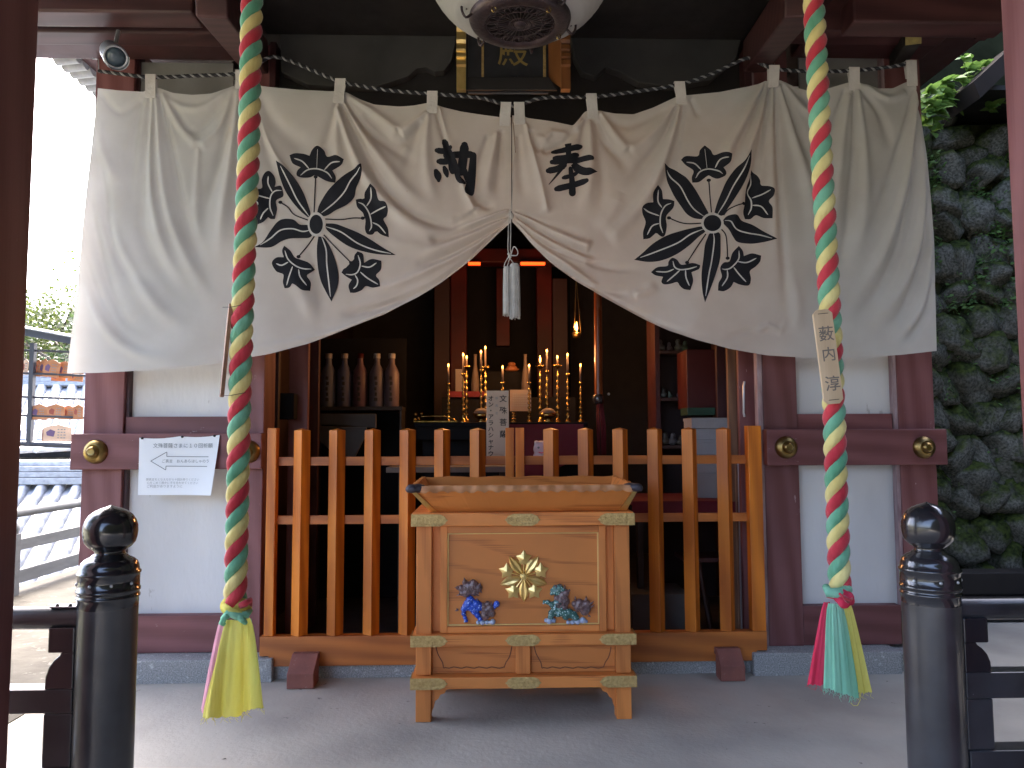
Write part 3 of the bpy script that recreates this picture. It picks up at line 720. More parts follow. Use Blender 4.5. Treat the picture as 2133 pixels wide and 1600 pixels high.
crest(tl, (622,840), 62, 88, [
 ([(245,245),(330,310),(420,410),(490,520),(540,640),(570,745),(545,775),(480,720),(400,630),(330,520),(280,390)], [(290,300),(380,480),(450,620),(555,765)]),
 ([(630,730),(650,660),(720,540),(800,450),(880,380),(960,330),(1040,285),(1045,370),(990,500),(970,590),(900,660),(800,710),(740,750),(690,765),(665,745)], [(1030,325),(940,430),(880,540),(790,640),(670,735)]),
 ([(712,830),(800,835),(900,870),(1010,915),(1120,975),(1220,1040),(1355,1118),(1200,1112),(1050,1085),(920,1040),(800,960),(712,880)], [(710,860),(850,910),(1000,1010),(1150,1070),(1310,1105)]),
 ([(640,950),(690,960),(750,1050),(800,1180),(825,1310),(810,1420),(755,1545),(700,1450),(650,1340),(625,1200),(625,1050)], [(670,950),(710,1070),(715,1200),(730,1350),(745,1500)]),
 ([(585,920),(560,960),(480,965),(380,970),(300,995),(200,1050),(50,1050),(130,1000),(200,900),(260,820),(320,790),(410,795),(470,840),(560,850)], [(105,1030),(200,970),(290,895),(400,880),(500,905),(580,885)])],
 [([(630,105),(690,150),(720,210),(800,200),(875,235),(850,290),(770,340),(800,400),(795,455),(720,440),(660,410),(610,385),(560,405),(480,405),(440,385),(445,340),(475,310),(400,270),(370,195),(420,175),(500,180),(555,200),(580,140)], [(630,140),(625,320)], [(415,225),(490,255),(555,325)], [(840,260),(760,270),(695,335)], [(475,385),(540,335),(630,325),(720,360),(765,415)]),
 ([(1125,475),(1175,530),(1200,620),(1260,640),(1285,700),(1270,760),(1240,790),(1280,870),(1290,955),(1220,930),(1170,890),(1140,930),(1090,925),(1070,880),(1075,800),(1060,760),(1050,730),(1000,680),(985,610),(1030,600),(1065,610),(1070,540)], [(1130,510),(1125,600),(1085,670)], [(1010,635),(1060,660),(1110,740),(1130,850),(1110,900)], [(1265,680),(1200,700),(1120,745)], [(1140,820),(1200,850),(1260,920)]),
 ([(1000,1085),(1050,1110),(1060,1190),(1130,1155),(1220,1170),(1215,1250),(1170,1305),(1200,1350),(1210,1410),(1140,1420),(1075,1405),(1040,1440),(980,1465),(930,1465),(915,1400),(945,1345),(900,1320),(850,1280),(880,1240),(970,1220),(970,1130)], [(1005,1120),(1025,1200),(1000,1275),(950,1300),(890,1295)], [(1035,1220),(1110,1230),(1175,1190)], [(1025,1275),(1090,1330),(1190,1390)], [(975,1300),(1000,1350),(990,1400),(960,1430)]),
 ([(325,1035),(380,1080),(420,1140),(470,1160),(550,1190),(600,1250),(560,1280),(530,1310),(565,1370),(560,1450),(490,1445),(430,1400),(400,1385),(370,1420),(325,1425),(310,1370),(315,1300),(250,1270),(210,1195),(250,1145),(320,1140),(305,1080)], [(330,1080),(360,1160),(430,1220),(500,1245),(570,1245)], [(250,1200),(300,1215),(360,1185)], [(400,1225),(370,1320),(345,1400)], [(455,1250),(470,1320),(530,1400)]),
 ([(180,338),(230,390),(245,450),(235,490),(290,480),(310,520),(315,580),(250,620),(260,700),(240,790),(200,790),(180,775),(140,820),(85,840),(65,790),(70,700),(95,650),(40,600),(30,560),(80,520),(120,500),(115,420),(140,360)], [(175,390),(175,460),(215,540)], [(300,525),(240,530),(200,580),(195,680),(225,760)], [(55,575),(120,585),(190,600)], [(180,690),(140,740),(110,800)])],
 [[(615,400),(602,730)], [(705,790),(850,795),(960,780),(1050,780)], [(690,935),(800,1050),(940,1190)], [(605,945),(550,1020),(455,1135)], [(290,635),(360,680),(420,750),(545,800)]])
trr = cropper(1320, 280, 4.444)
crest(trr, (725,825), 82, 75, [
 ([(275,285),(330,300),(420,360),(490,410),(560,500),(620,600),(680,710),(690,735),(660,760),(640,785),(560,780),(490,740),(430,660),(370,570),(320,460),(300,370)], [(310,330),(350,410),(430,490),(500,620),(560,700),(645,760)]),
 ([(1080,150),(1085,260),(1060,360),(1010,470),(930,600),(860,700),(815,755),(745,725),(770,640),(810,540),(860,430),(940,320),(1020,250)], [(1060,210),(1010,330),(920,480),(850,620),(775,740)]),
 ([(830,790),(870,755),(950,750),(1000,800),(1100,840),(1200,900),(1325,970),(1200,1000),(1080,1015),(960,1000),(910,950),(870,880),(820,815)], [(840,800),(890,810),(940,880),(1050,915),(1170,935),(1275,965)]),
 ([(700,920),(750,905),(795,920),(800,1000),(795,1150),(760,1280),(710,1420),(655,1560),(630,1450),(622,1300),(640,1150),(655,1030),(680,960)], [(735,920),(740,1000),(715,1180),(690,1300),(660,1500)]),
 ([(640,855),(660,900),(600,950),(500,1040),(380,1120),(250,1170),(130,1180),(5,1160),(80,1100),(180,1010),(300,940),(420,900),(540,870)], [(60,1140),(200,1090),(400,1010),(520,930),(640,880)])],
 [([(655,105),(710,150),(740,195),(820,175),(905,188),(890,260),(820,320),(850,350),(845,385),(770,420),(720,405),(690,385),(650,410),(600,445),(540,450),(535,400),(550,340),(480,290),(435,240),(480,205),(590,205),(610,150)], [(655,140),(675,315)], [(485,262),(560,275),(620,330)], [(870,225),(790,245),(745,320)], [(570,410),(610,350),(690,325),(770,350),(815,375)]),
 ([(1095,325),(1140,360),(1170,420),(1180,470),(1250,480),(1300,510),(1290,570),(1250,620),(1280,680),(1280,780),(1200,775),(1130,750),(1080,785),(1030,785),(1015,720),(1030,640),(1035,560),(1050,480),(1080,400)], [(1090,370),(1095,450),(1060,530),(1090,600),(1090,680),(1060,745)], [(1100,585),(1180,560),(1265,515)], [(1100,655),(1180,670),(1240,745)]),
 ([(970,1035),(1005,1080),(1015,1130),(1090,1105),(1175,1125),(1165,1180),(1120,1230),(1070,1270),(1080,1340),(1060,1400),(980,1395),(920,1370),(890,1420),(830,1455),(775,1450),(780,1380),(810,1320),(795,1240),(830,1190),(880,1180),(910,1100)], [(970,1080),(965,1160),(900,1235),(850,1255),(810,1250)], [(950,1180),(1040,1190),(1130,1150)], [(920,1235),(970,1300),(1035,1370)], [(860,1260),(860,1330),(810,1410)]),
 ([(355,1145),(400,1165),(440,1210),(540,1195),(610,1215),(600,1250),(530,1280),(545,1360),(520,1445),(460,1435),(420,1400),(400,1370),(340,1385),(280,1390),(255,1365),(270,1320),(200,1305),(160,1275),(220,1230),(310,1220),(320,1180)], [(360,1175),(375,1230),(420,1255),(500,1250),(580,1228)], [(205,1270),(300,1275),(370,1250)], [(425,1260),(370,1310),(305,1365)], [(475,1260),(480,1330),(510,1405)]),
 ([(220,475),(260,510),(270,600),(330,605),(375,620),(365,680),(300,760),(305,850),(290,930),(265,950),(230,930),(205,915),(150,960),(90,970),(88,900),(110,810),(75,730),(75,680),(120,645),(180,630),(175,550)], [(228,515),(225,620),(260,680)], [(345,640),(290,665),(250,740),(245,840),(270,915)], [(85,695),(150,725),(235,755)], [(235,825),(170,850),(125,930)])],
 [[(690,430),(718,725)], [(1020,640),(930,670),(870,700),(830,750)], [(800,870),(845,930),(860,1030),(865,1150)], [(665,925),(580,1050),(490,1190)], [(325,775),(420,815),(500,830),(625,825)]])
# brush-written characters
def strokes(tr, L, name):
    k = 0; root = None
    for line, w, kind in L:
        tp = {'o': lambda t: min(1, .75+min(t, 1-t)*3), 'r': lambda t: min(1, .8+t)*(1 if t < .7 else max(.03, (1-t)/.3)),
              'l': lambda t: 1-.9*t, 'd': lambda t: .35+.65*math.sin(math.pi*min(1, .15+t*.8)), 'e': lambda t: .65+.35*t}[kind]
        q = tr(line); pl = pol(q, w/3.809, tp); polys = [pl]
        o = decal(polys, 'stroke' if root else name, m_ink, root or cur, .0034+.00025*k); k += 1
        if kind in 'oed':       # round ends
            for e, t in ((q[0], 0), (q[-1], 1)):
                rr = w/3.809*.5*tp(t)
                decal([[(e[0]+rr*math.cos(a), e[1]+rr*math.sin(a)) for a in np.linspace(0, 2*math.pi, 13)[:-1]]], 'stroke', m_ink, root or o, .0034+.00025*k)
        root = root or o
strokes(cropper(1060,150,3.809), [
 ([(350,636),(460,618),(570,588)], 46,'o'), ([(360,690),(460,680),(545,655)], 42,'o'), ([(470,568),(470,660),(440,740),(390,810),(315,900)], 52,'l'),
 ([(340,720),(480,705),(600,690),(655,695)], 48,'o'), ([(310,790),(380,775),(440,745)], 52,'o'),
 ([(510,725),(560,775),(620,800),(702,795)], 62,'r'), ([(430,845),(490,825),(540,800)], 34,'o'),
 ([(375,935),(490,905),(610,872)], 50,'o'), ([(490,770),(500,860),(502,965)], 56,'e')], 'character')
strokes(cropper(520,150,3.809), [
 ([(1545,545),(1560,600),(1560,680)], 50,'o'), ([(1485,625),(1540,628),(1590,600)], 48,'o'), ([(1500,712),(1560,712),(1610,690)], 50,'o'),
 ([(1570,620),(1600,700),(1610,790)], 60,'o'), ([(1480,790),(1495,830),(1500,865)], 58,'d'), ([(1545,760),(1560,800),(1568,830)], 46,'d'),
 ([(1705,580),(1700,640),(1690,720),(1680,800)], 72,'o'), ([(1600,668),(1690,655),(1770,655)], 56,'o'), ([(1620,700),(1640,780),(1660,850),(1700,885)], 44,'o'),
 ([(1775,660),(1765,780),(1755,880),(1745,945)], 78,'e'), ([(1700,770),(1720,830),(1740,880)], 46,'o')], 'character')
# tabs
for x, y0, y1, dx in ((316,159,206,0),(503,150,200,-1),(710,168,216,-4),(901,194,238,-1),(1054,217,262,-3),(1081,217,260,2),(1231,199,247,4),(1414,174,216,6),(1611,140,183,-1),(1777,144,187,3),(1895,130,180,4)):
    a, b = P(x-11, y0, YC), P(x+11, y0, YC); c, d = P(x+11+dx, y1, YC), P(x-11+dx, y1, YC)
    h = hfold([x+dx], [y1])[0]*.0028
    m = MB(); yf = YC-.020; yb = YC+.016
    m.hexa([(d.x,YC-h-.010,d.z),(c.x,YC-h-.010,c.z),(c.x,YC-h-.005,c.z),(d.x,YC-h-.005,d.z)], [(a.x,yf,a.z),(b.x,yf,b.z),(b.x,yf+.004,b.z),(a.x,yf+.004,a.z)])
    m.box(a.x, b.x, yf, yb, a.z+.0005, a.z+.006)
    m.hexa([(d.x,YC+.004,d.z+.05),(c.x,YC+.004,c.z+.05),(c.x,YC+.008,c.z+.05),(d.x,YC+.008,d.z+.05)], [(a.x,yb-.004,a.z),(b.x,yb-.004,b.z),(b.x,yb,b.z),(a.x,yb,a.z)])
    m.build('tab', m_clothb, cur, bevel=.0015)
# rope that carries it
RP = [(205,148),(260,155),(316,161),(400,158),(503,152),(545,128),(566,118),(600,125),(640,142),(710,170),(800,187),(901,196),(960,200),(1012,206),(1054,219),(1081,219),(1118,206),(1160,202),(1231,202),(1330,190),(1414,176),(1480,155),(1556,121),(1580,130),(1611,143),(1690,149),(1777,147),(1850,140),(1890,132)]
def twist(name, label, cat, pts, r, pitch, mats, parent=None, n=8, step=.012, ph0=0, names='strand', rfun=None):
    pts = [Vector(p) for p in smoothline(pts, .05)]
    # resample evenly
    L = [0]
    for i in range(1, len(pts)): L.append(L[-1]+(pts[i]-pts[i-1]).length)
    N = int(L[-1]/step); rs = []; j = 0
    for i in range(N+1):
        s = L[-1]*i/N
        while j < len(L)-2 and L[j+1] < s: j += 1
        t = (s-L[j])/max(1e-9, L[j+1]-L[j]); rs.append(pts[j].lerp(pts[j+1], t))
    root = parent or thing(name, label, cat, rs[-1])
    k = len(mats)
    for a in range(k):
        q = []; rad = []
        up = Vector((0, -1, 0))
        for i, p in enumerate(rs):
            tg = (rs[min(i+1, N)]-rs[max(i-1, 0)]).normalized()
            u = (up-tg*up.dot(tg)).normalized(); v = tg.cross(u)
            th = ph0+2*math.pi*(L[-1]*i/N/pitch+a/k)
            q.append(p+(u*math.cos(th)+v*math.sin(th))*r*.5); rad.append(r*(.56 if k == 3 else .62)*(rfun(i/N) if rfun else 1)*(1+(.07*noise.noise(Vector((L[-1]*i/N*14, a*9.1, r*100))) if r > .03 else 0)))
        mb = MB(); mb.tube(q, rad, n); mb.build(names, mats[a], root, 'all')
    return root
m_rw = mat('white_rope_strand', (.33, .33, .33), None, 30, .7); m_rb = mat('black_rope_strand', (.02, .02, .025), None, 30, .7)
rope = twist('curtain_rope', 'black and white twisted rope from which the curtain hangs', 'rope', [P(a, b, YC) for a, b in RP], .0115, .052, [m_rb, m_rw, m_rb], step=.008, n=6)
# pull cord with tassels
kn = P(1063, 446, YC); hz = hfold([1063], [446])[0]*.0028
cd = thing('tassel_cord', 'white cord with two tassels hanging from the tied-up middle of the curtain', 'cord', P(1063, 660, YC-.06))
yk = YC-.055
MB().tube([P(1070,262,YC-.03), P(1072,300,YC-.035), P(1069,360,yk+.01), P(1066,440,yk)], .0022, 6).build('cord', m_cord, cd, True)
MB().tube([P(1069,255,YC-.034), P(1073,312,YC-.04), P(1074,318,YC-.04)], .0018, 5).build('cord', m_tagd, cd, True)
for ox in (-2, 3):
    MB().tube([P(1063+ox*.3,436,yk-.012), P(1061+ox,470,yk-.02), P(1060+ox,520,yk-.03), P(1062+ox,534,yk-.03)], .0028, 6).build('cord', m_cord, cd, True)
MB().tube([Vector(p) for p in smoothline([P(1063,536,yk-.03), P(1070,514,yk-.04), P(1078,522,yk-.045), P(1077,532,yk-.04), P(1062,532,yk-.03)], .01)], .0034, 7).build('loop', m_cord, cd, True)
MB().tube([Vector(p) for p in smoothline([P(1062,530,yk-.03), P(1052,548,yk-.035), P(1050,556,yk-.03)], .01)], .003, 6).build('cord', m_cord, cd, True)
MB().ball(P(1062,535,yk-.03), .011, 10, 1.0).ball(P(1060,529,yk-.034), .009, 10, .9).build('knot', m_cord, cd, True)
for x0, x1, y0, y1 in ((1048,1063,562,655), (1061,1083,556,661)):
    c = P((x0+x1)/2, y0, yk-.03); w_ = (P(x1,y0,yk).x-P(x0,y0,yk).x)/2; zb = P(1066, y1, yk-.03).z
    MB().tube([P(1062,538,yk-.03), c+Vector((0,0,.012))], .003, 6).build('cord', m_cord, cd, True)
    t = MB().lathe([(.001, c.z+.02), (w_*.7, c.z+.018), (w_*.95, c.z+.006), (w_*.9, c.z-.004)], c.x, c.y, 20).build('tassel_head', m_cord, cd, True)
    m = MB()
    for i in range(46):
        a = 2*math.pi*i/46; rr = w_*random.uniform(.75, 1.0)
        m.tube([(c.x+rr*.9*math.cos(a), c.y+rr*.9*math.sin(a), c.z), (c.x+rr*1.02*math.cos(a), c.y+rr*1.02*math.sin(a), (c.z+zb)/2), (c.x+rr*1.05*math.cos(a), c.y+rr*1.05*math.sin(a), zb+random.uniform(-.012,.008))], .0021, 5)
    m.lathe([(w_*.8, c.z), (w_*.85, zb+.01)], c.x, c.y, 16)
    m.build('tassel', m_cord, cd, True)
# gathered knot of cloth
MB().ball(P(1066,450,YC-.03), .012, 12, 1.6).build('gather', m_cloth, cur, True)
# ---------------------------------------------------------------- offering box
YB = 3.93; YBB = 4.45
box = thing('offering_box', 'carved wooden offering box with brass fittings and gold crest', 'offering box', (PX(1090,YB), YB, 0))
bx = lambda px, y=YB, py=1200: P(px, py, y).x
bz = lambda py, y=YB: P(1090, py, y).z
def bb(x0, x1, y0, y1, z0, z1, m, name, bevel=.003, par=None):
    return MB().box(min(x0,x1), max(x0,x1), y0, y1, min(z0,z1), max(z0,z1)).build(name, m, par or box, bevel=bevel)
yfr = YB-.02
for z0, z1 in ((1094,1066),(1342,1319),(1430,1406)):
    bb(bx(859), bx(1319), yfr-.012, YBB+.03, bz(z0), bz(z1), m_box, 'board', .004)
bb(bx(900), bx(1280), YB+.06, YBB-.02, bz(1405), bz(1096), m_box, 'body', .0)
for a, b in ((867,899),(1281,1312)):
    for y0, y1 in ((YB,YB+.075),(YBB-.075,YBB)):
        bb(bx(a), bx(b), y0, y1, .001, bz(1431), m_boxv, 'leg')
        bb(bx(a), bx(b), y0, y1, bz(1343)+.0005, bz(1095)-.0005, m_boxv, 'post')
        bb(bx(a), bx(b), y0, y1, bz(1405)+.0005, bz(1343)-.0005, m_boxv, 'post')
bb(bx(870), bx(900), YB+.08, YBB-.08, bz(1405), bz(1096), m_boxv, 'side_panel', 0)
bb(bx(1280), bx(1309), YB+.08, YBB-.08, bz(1405), bz(1096), m_boxv, 'side_panel', 0)
m_bead = mat('gilt_bead', (.85,.62,.25), None, 5, .4, .5, rvar=0)
# recessed front panel, frame, gilt bead
yp = YB+.03
bb(bx(899)+.001, bx(1281)-.001, yp+.012, YB+.06, bz(1318), bz(1095), m_boxv, 'back_panel', 0)
bb(bx(931), bx(1249), yp-.002, yp+.011, bz(1304), bz(1111), m_box, 'panel', 0)
for a, b, c, d in ((917,931.5,1318.5,1095.5),(1248.5,1263,1318.5,1095.5)): bb(bx(a), bx(b), yp-.022, yp+.011, bz(c), bz(d), m_boxv, 'panel_frame', .003)
for c, d in ((1110.5,1095.5),(1318.5,1304.5)): bb(bx(931.7), bx(1248.3), yp-.022, yp+.011, bz(c), bz(d), m_box, 'panel_frame', .003)
for a, b, c, d in ((931.7,934,1304,1111),(1246,1248.3,1304,1111),(934.1,1245.9,1304,1301.4),(934.1,1245.9,1113,1111)):
    bb(bx(a), bx(b), yp-.012, yp-.002, bz(c), bz(d), m_bead, 'gilt_bead', .001)
# lower panels with a cut line
bb(bx(899)+.001, bx(1281)-.001, yp+.004, YB+.06, bz(1405), bz(1343), m_box, 'lower_panel', 0)
bb(bx(1074), bx(1104), YB+.004, YB+.03, bz(1405)+.0004, bz(1343)-.0004, m_boxv, 'divider', .003)
m_cut = mat('dark_cut_groove', (.16,.06,.025), None, 8, .7)
for a, b in ((903,1070),(1108,1277)):
    pts = [(a+5,1347),(a+8,1360),(a+14,1372),(a+19,1381),(a+21,1392)]+[(a+24+i*((b-a-44)/14), 1391+1.5*math.sin(i*2.1)) for i in range(15)]+[(b-20,1391),(b-16,1380),(b-10,1371),(b-6,1359),(b-4,1347)]
    L, Rr = ribbon(pts, 2.2, 6); pl = [(bx(q[0], YB+.03, q[1]), P(q[0], q[1], YB+.03).z) for q in L+Rr[::-1]]
    v = []; f = []
    n = len(L)
    v = [(bx(q[0],YB+.03,q[1]), YB+.0325, P(q[0],q[1],YB+.03).z) for q in L]+[(bx(q[0],YB+.03,q[1]), YB+.0325, P(q[0],q[1],YB+.03).z) for q in Rr]
    f = [(i,i+1,n+i+1,n+i) for i in range(n-1)]; mk('groove', v, f, m_cut, box)
# curved brackets under the lowest board
for sg, a in ((1, 899), (-1, 1281)):
    o = bx(a); z1 = bz(1431); pr = [(0,0),(.10,0),(.092,-.012),(.075,-.016),(.066,-.032),(.045,-.04),(.034,-.06),(.018,-.07),(.012,-.1),(0,-.125)]
    MB().prism([(o+sg*p[0], z1+p[1]) for p in pr], YB+.02, YB+.05).build('bracket', m_boxv, box, bevel=.002)
# brass fittings
def fitting(px0, px1, py0, py1, ends):
    x0, x1 = bx(px0), bx(px1); z0, z1 = bz(py1), bz(py0); h = z1-z0; zm = (z0+z1)/2; y = yfr-.014; e = h*.75
    def cusp(x, s): return [(x-s*e, z0), (x-s*e*.75, z0+h*.06), (x-s*e*.35, z0+h*.2), (x-s*e*.22, zm-h*.12), (x, zm), (x-s*e*.22, zm+h*.12), (x-s*e*.35, z1-h*.2), (x-s*e*.75, z1-h*.06), (x-s*e, z1)]
    right = cusp(x1, 1) if 'r' in ends else [(x1, z0), (x1, z1)]
    left = cusp(x0, -1)[::-1] if 'l' in ends else [(x0, z1), (x0, z0)]
    o = MB().prism(right+left, y-.0035, y).build('brass_fitting', m_brassd, box, bevel=.0012)
    # raised border and scrolls
    mb = MB(); cx = (x0+x1)/2
    mb.tube([(x0+h*.3,y-.005,zm-h*.3), (cx,y-.005,zm-h*.33), (x1-h*.3,y-.005,zm-h*.3)], .0013, 5)
    for k in range(5):
        c = x0+h*.55+(x1-x0-h*1.1)*k/4; r = h*.17
        mb.tube([(c+r*(1-i/14)*math.cos(i*.75+k), y-.0045, zm+h*.04+r*(1-i/14)*math.sin(i*.75+k)) for i in range(12)], .0011, 5)
    mb.build('scrollwork', m_brassd, o, True)
    return o
for py0, py1, j in ((1069,1094,0),(1318.5,1342,1),(1406,1430,2)):
    fitting(858, 934, py0, py1, 'r'); fitting(1051, 1126, py0, py1, 'lr'); fitting(1244, 1320, py0, py1, 'l')
    zc0, zc1 = bz(py1), bz(py0)
    for x, s in ((bx(858), -1), (bx(1320), 1)):
        bb(x, x+s*.003, yfr-.0165, yfr+.10, zc0, zc1, m_brassd, 'brass_fitting', .001)
# tray with adzed rim
def rim(p, q, n, dep, seed):
    rnd = random.Random(seed); P0, P1 = Vector(p), Vector(q); out = []
    for i in range(n+1):
        t = i/n; out.append(P0.lerp(P1, t)+Vector((0,0,-.0035*(1+math.sin(t*n*.66+rnd.uniform(-.5,.5))))))
    return out
zb = bz(1066)+.002; zr = P(1090,1011,YB-.1).z; zr2 = zr+.012
xf0, xf1 = P(852,1012,YB-.1).x, P(1331,1012,YB-.1).x; yr0, yr1 = YB-.12, YBB+.08
xb0, xb1 = P(897,1064,YB).x, P(1303,1064,YB).x; yb0, yb1 = YB+.0, YBB-.02
def trayside(A0, A1, B0, B1, seed, inward):
    """A: rim ends, B: foot ends; board 22 mm thick"""
    n = 44; r = rim(A0, A1, n, 0, seed); mb = MB(); inw = Vector(inward)*.022; rr2 = rim(A0, A1, n, 0, seed+50); v = []
    for i in range(n+1):
        t = i/n; b = Vector(B0).lerp(Vector(B1), t); a = r[i]; a2 = rr2[i]+inw+Vector((0,0,.003))
        v += [b, a-Vector((0,0,.008)), a+Vector((0,0,.0)), a2, b+inw]
    f = []
    for i in range(n):
        for k in range(5):
            if k == 4: f.append((i*5+4, (i+1)*5+4, (i+1)*5, i*5))
            else: f.append((i*5+k, (i+1)*5+k, (i+1)*5+k+1, i*5+k+1))
    f += [(0,1,2,3,4), tuple(n*5+k for k in (4,3,2,1,0))]
    mb.add(v, f); return mb
def ts(*a, name='tray_board'):
    o = trayside(*a).build(name, m_box, box); 
    return o
ts((xf0,yr0,zr),(xf1,yr0,zr),(xb0,yb0,zb),(xb1,yb0,zb), 1, (0,1,0))
ts((xf0,yr1,zr2),(xf1,yr1,zr2),(xb0,yb1,zb),(xb1,yb1,zb), 2, (0,-1,0))
ts((xf0,yr0,zr),(xf0,yr1,zr2),(xb0,yb0,zb),(xb0,yb1,zb), 3, (1,0,0))
ts((xf1,yr0,zr),(xf1,yr1,zr2),(xb1,yb0,zb),(xb1,yb1,zb), 4, (-1,0,0))
# pale worked strip along the front rim
n = 60; v = []; f = []; rnd = random.Random(5); wob = 0
for i in range(n+1):
    t = i/n; x = xf0+.03+(xf1-xf0-.06)*t; wv = .0055*math.sin(i*1.9+rnd.uniform(-.8,.8)); d = .007*math.sin(i*1.35+rnd.uniform(-.6,.6))
    v += [(x, yr0-.006+d, zr-.030+wv), (x, yr0-.011+d, zr-.016), (x, yr0-.006+d*.6, zr+.0015+wv*.3), (x, yr0+.02, zr+.001), (x, yr0+.012, zr-.024)]
for i in range(n):
    for k in range(5): f.append((i*5+k, (i+1)*5+k, (i+1)*5+(k+1)%5, i*5+(k+1)%5))
f += [(0,1,2,3,4), tuple(n*5+k for k in (4,3,2,1,0))]
mk('tray_rim', v, f, m_boxl, box, True)
# iron corner caps, gilt corner straps
m_cap = mat('dark_iron', (.05,.045,.06), (.075,.07,.085), 30, .5, .5, bump=.2)
for sg, x in ((1, xf0), (-1, xf1)):
    c = Vector((x+sg*.035, yr0+.01, zr-.012)); d = Vector((-sg*.9, -.5, 0)).normalized()
    vs, fs = blob([(tuple(c-d*.012), (.045,.03,.024)), (tuple(c+d*.02), (.034,.03,.023)), (tuple(c+d*.036+Vector((0,0,-.004))), (.02,.02,.018))], .006, 6)
    mk('corner_cap', vs, fs, m_cap, box, True)
    A = Vector((x, yr0-.002, zr-.028)); B = Vector((xb0 if sg > 0 else xb1, yb0-.004, zb+.002)); ww = Vector((sg*.034,0,0))
    MB().add([A+Vector((sg*.012,-.004,0)), A+ww+Vector((0,-.004,0)), B+ww+Vector((0,-.004,0)), B+Vector((sg*-.004,-.004,0)), A+Vector((sg*.012,.004,0)), A+ww+Vector((0,.004,0)), B+ww+Vector((0,.004,0)), B+Vector((sg*-.004,.004,0))],
             [(0,1,2,3),(7,6,5,4),(0,4,5,1),(1,5,6,2),(2,6,7,3),(3,7,4,0)]).build('gilt_strap', m_gold, box)
# gold crest : five leaves, five starry flowers
cc = P(1091,1201,yp-.004); S = (P(1191,1201,yp).x-P(1091,1201,yp).x)/100   # metres per photo pixel
cr = MB(); yc = yp-.006
def star(c, r, rot):
    vs = [(c[0], yc-.016, c[1])]
    for k in range(10):
        a = rot+math.pi*k/5; q = r if k % 2 == 0 else r*.58; vs.append((c[0]+q*math.sin(a), yc-(.003 if k % 2 == 0 else .008), c[1]+q*math.cos(a)))
    m = len(vs); vs += [(p[0], yp-.002, p[2]) for p in vs[1:]]
    return MB().add(vs, [(0, 1+(k+1)%10, 1+k) for k in range(10)]+[(1+k, 1+(k+1)%10, m+(k+1)%10, m+k) for k in range(10)])
def leaf(a, r0, r1, wd):
    d = np.array([math.sin(a), math.cos(a)]); nn = np.array([d[1], -d[0]]); o = np.array([cc.x, cc.z]); vs = []
    prof = [(0,.12),(.2,.6),(.45,1),(.7,.85),(.88,.45),(1,.02)]
    for t, q in prof:
        p = o+d*(r0+(r1-r0)*t)
        for sgn, yy in ((-1,.006),(-.55,.013),(0,.008 if 0 < t < 1 else .004),(.55,.013),(1,.006)):
            e = p+nn*wd*q*sgn; vs.append((e[0], yc-yy*(.4+.6*min(1,q*1.5)), e[1]))
    f = [(i*5+k, (i+1)*5+k, (i+1)*5+k+1, i*5+k+1) for i in range(5) for k in range(4)]
    b = len(vs); vs += [(vs[i*5+s][0], yp-.002, vs[i*5+s][2]) for i in range(6) for s in (0,4)]
    f += [(i*5, b+i*2, b+i*2+2, (i+1)*5) for i in range(5)]+[(i*5+4, (i+1)*5+4, b+i*2+3, b+i*2+1) for i in range(5)]
    return MB().add(vs, f)
crest_hub = MB().lathe([(.0001,.014),(5*S,.012),(8*S,.008),(9*S,.001)], 0, 0, 14).xf(Matrix.Translation((cc.x, yp-.002, cc.z)) @ Matrix.Rotation(R(90), 4, 'X')).build('gold_crest', m_gold, box)
for k in range(5):
    a = R(36+72*k); leaf(a, 5*S, 51*S, 10.5*S).build('crest_leaf', m_gold, crest_hub)
    a = R(72*k); c = (cc.x+37*S*math.sin(a), cc.z+37*S*math.cos(a)); star(c, 17.5*S, a).build('crest_flower', m_gold, crest_hub)
    d = Vector((math.sin(a), 0, math.cos(a))); o = Vector((cc.x, yc-.004, cc.z))
    MB().tube([o+d*7*S, o+d*26*S], [.002,.005], 6).build('crest_stem', m_gold, crest_hub)
# two glazed lions
tl2 = lambda x, y: (900+x/5.613, 1120+y/5.613)
def B3(x, y, r, dep=.010, ry=.02):
    q = tl2(x, y); p = P(q[0], q[1], yp-.004); rr = r/5.613*S
    return ((p.x, p.y-dep, p.z), (rr, min(ry, rr*1.1), rr))
def glaze(name, c, spot, sc=90):
    m = mat(name, c, tuple(v*.7 for v in c), 30, .25, coat=.4)
    n, l = m.node_tree.nodes, m.node_tree.links; b = n['Principled BSDF']; src = b.inputs['Base Color'].links[0].from_socket
    vo = n.new('ShaderNodeTexVoronoi'); vo.inputs['Scale'].default_value = sc; tc = n.new('ShaderNodeTexCoord'); l.new(tc.outputs['Object'], vo.inputs['Vector'])
    r_ = n.new('ShaderNodeValToRGB'); r_.color_ramp.elements[0].position = .26; r_.color_ramp.elements[1].position = .34; r_.color_ramp.elements[0].color = (1,1,1,1); r_.color_ramp.elements[1].color = (0,0,0,1)
    l.new(vo.outputs['Distance'], r_.inputs[0]); mx = n.new('ShaderNodeMix'); mx.data_type = 'RGBA'; l.new(r_.outputs[0], mx.inputs[0]); l.new(src, mx.inputs[6]); mx.inputs[7].default_value = (*spot, 1)
    l.new(mx.outputs[2], b.inputs['Base Color']); return m
m_blue = glaze('blue_glaze', (.02,.09,.6), (.25,.4,.9)); m_green = glaze('green_glaze', (.06,.17,.15), (.4,.6,.58))
m_mane = mat('brown_purple_glaze', (.13,.07,.07), (.2,.13,.13), 60, .3, coat=.4, bump=.4, bscale=60); m_paw = mat('pale_glaze', (.45,.5,.62), (.25,.35,.55), 50, .3, coat=.4)
